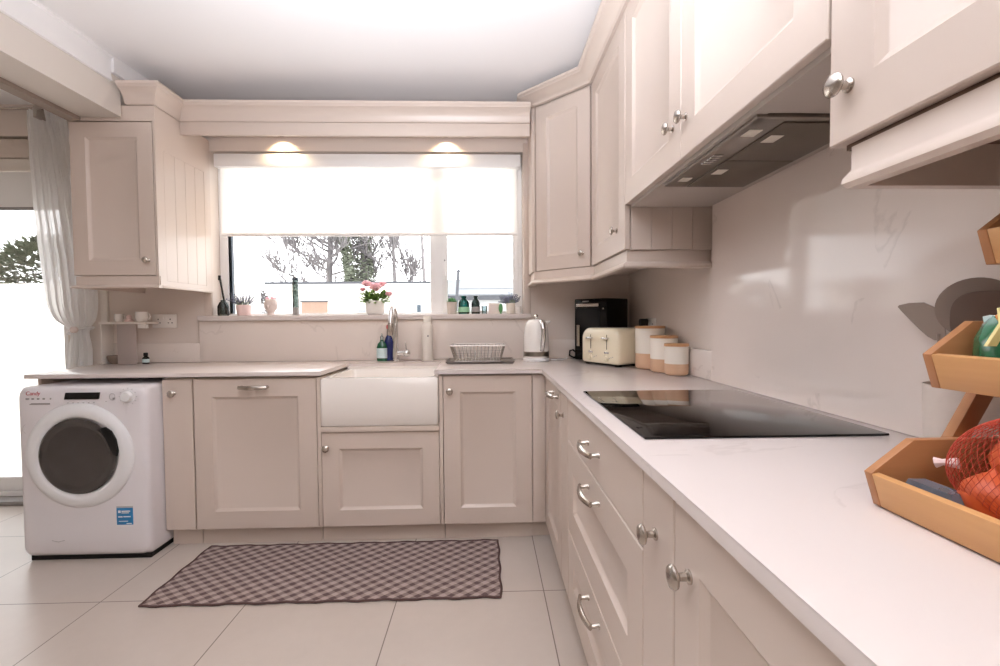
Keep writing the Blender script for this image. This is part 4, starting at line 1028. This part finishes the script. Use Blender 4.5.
tree('thick ivy-clad trunk rising behind the pink peonies', -7.75, 30, 11, .36, 2, .6, ivy=1.3, seed=9, n0=8, start=.45)
tree('leaning ivy-clad trunk just left of the thick one', -8.05, 28.5, 9, .14, 1, .6, ivy=1.35, lean=-.12, seed=12, n0=4, start=.5)
tree('slim bare tree right of the thick ivy trunk', -5.85, 30, 9.5, .17, 3, .45, seed=21, n0=8, up=.9, start=.25)
tree('slim bare tree next to the window mullion', -4.0, 30, 9.5, .15, 3, .45, seed=33, n0=7, up=.9, start=.25)
def bush(label, x, y, z0, sx, sz, n, seed, mat='hedge', ln=.12):
    random.seed(seed); t = thing('bush', label, 'bush', (x, y, GZ))
    g = G()
    for k in range(n):
        a = random.uniform(0, 2*PI); e = math.asin(random.uniform(-.6, 1)); q = random.uniform(.75, 1.05)
        d = Vector((math.cos(a)*math.cos(e), math.sin(a)*math.cos(e), math.sin(e)))
        g.leaf((d.x*sx*q, d.y*sx*.6*q, z0+d.z*sz*q), d+Vector((random.uniform(-.7, .7), random.uniform(-.7, .7), random.uniform(-.3, .6))), random.uniform(.6, 1.4)*ln, ln*.4)
    g.obj('foliage', mat, t)
    g = G()
    for k in range(9):
        a = 2*PI*k/9; g.tube([(0, 0, 0), (.25*sx*math.cos(a), .2*sx*math.sin(a), z0*.6), (.6*sx*math.cos(a), .35*sx*math.sin(a), z0+.4*sz*math.sin(a*3))], [.05, .03, .012], 6)
    g.obj('stems', 'bark', t)
bush('dark green bush beyond the white garden wall', -7.8, 8.6, 2.05, 1.05, .75, 2600, 5)
bush('lighter green shrub left of the dark bush', -9.9, 7.8, 1.85, .75, .55, 1600, 6, 'leaf')
bush('grey twiggy shrub at the left end of the bungalow', -11.0, 21, 1.75, 1.25, 1.1, 1300, 8, 'twiggrey', .2)

# ================================================================== LIGHT
W = bpy.data.worlds.new('overcast'); SC.world = W; W.use_nodes = True
nt = W.node_tree; nt.nodes.clear(); o = nt.nodes.new('ShaderNodeOutputWorld'); b = nt.nodes.new('ShaderNodeBackground'); nt.links.new(b.outputs[0], o.inputs[0])
b.inputs[0].default_value = (.97, .985, 1, 1); b.inputs[1].default_value = 4.4
def area(name, loc, rot, sx, sy, power, col=(1, 1, 1), portal=False, spread=PI):
    l = bpy.data.lights.new(name, 'AREA'); l.shape = 'RECTANGLE'; l.size = sx; l.size_y = sy; l.energy = power; l.color = col; l.spread = spread
    ob = bpy.data.objects.new(name, l); COL.objects.link(ob); ob.location = loc; ob.rotation_euler = rot
    if portal: l.cycles.is_portal = True
    return ob
area('window_portal', (-.74, 3.2, 1.70), (-PI/2, 0, 0), 1.95, 1.05, 1, portal=True)
area('patio_portal', (-3.5, 3.2, 1.15), (-PI/2, 0, 0), 1.75, 2.3, 1, portal=True)
WARM = (1, .97, .95)
area('bounce_flash', (-.30, .22, 1.48), (2.68, 0, 0), .9, .9, 49, (.905, .945, 1.03), spread=2.0)
area('rear_fill', (-.4, -1.2, 2.47), (0, 0, 0), 1.6, 1.6, 27, (1, .965, .945))  # unseen area light added behind the camera as general fill
for x in (-1.262, -.242):
    l = bpy.data.lights.new('spot', 'SPOT'); l.energy = 9.; l.color = (1, .72, .42); l.spot_size = 2.2; l.spot_blend = .8; l.shadow_soft_size = .012
    ob = bpy.data.objects.new('downlight_beam', l); COL.objects.link(ob); ob.location = (x, 2.885, 2.298); ob.rotation_euler = (.25, 0, 0)

# ================================================================== CAMERA
fw, rt, dn = Vector((.03034888, .9990601, -.0309494)), Vector((.99950132, -.03060334, -.00778152)), Vector((-.00872136, -.03069781, -.99949066))
cam = bpy.data.cameras.new('camera'); co = bpy.data.objects.new('camera', cam); COL.objects.link(co)
mx = Matrix((( rt.x, -dn.x, -fw.x, 0), (rt.y, -dn.y, -fw.y, 0), (rt.z, -dn.z, -fw.z, 1.1573), (0, 0, 0, 1)))
co.matrix_world = mx
cam.sensor_width = 36; cam.lens = 455.995*36/1000; cam.clip_start = .02; cam.clip_end = 300
SC.camera = co
SC.view_settings.view_transform = 'Standard'; SC.view_settings.look = 'None'; SC.view_settings.gamma = 1; SC.view_settings.use_curve_mapping = False
SC.view_settings.exposure = 0.17
SC.cycles.max_bounces = 10; SC.cycles.diffuse_bounces = 6; SC.cycles.transparent_max_bounces = 16
SC.cycles.use_denoising = True
SC.cycles.sample_clamp_indirect = 6
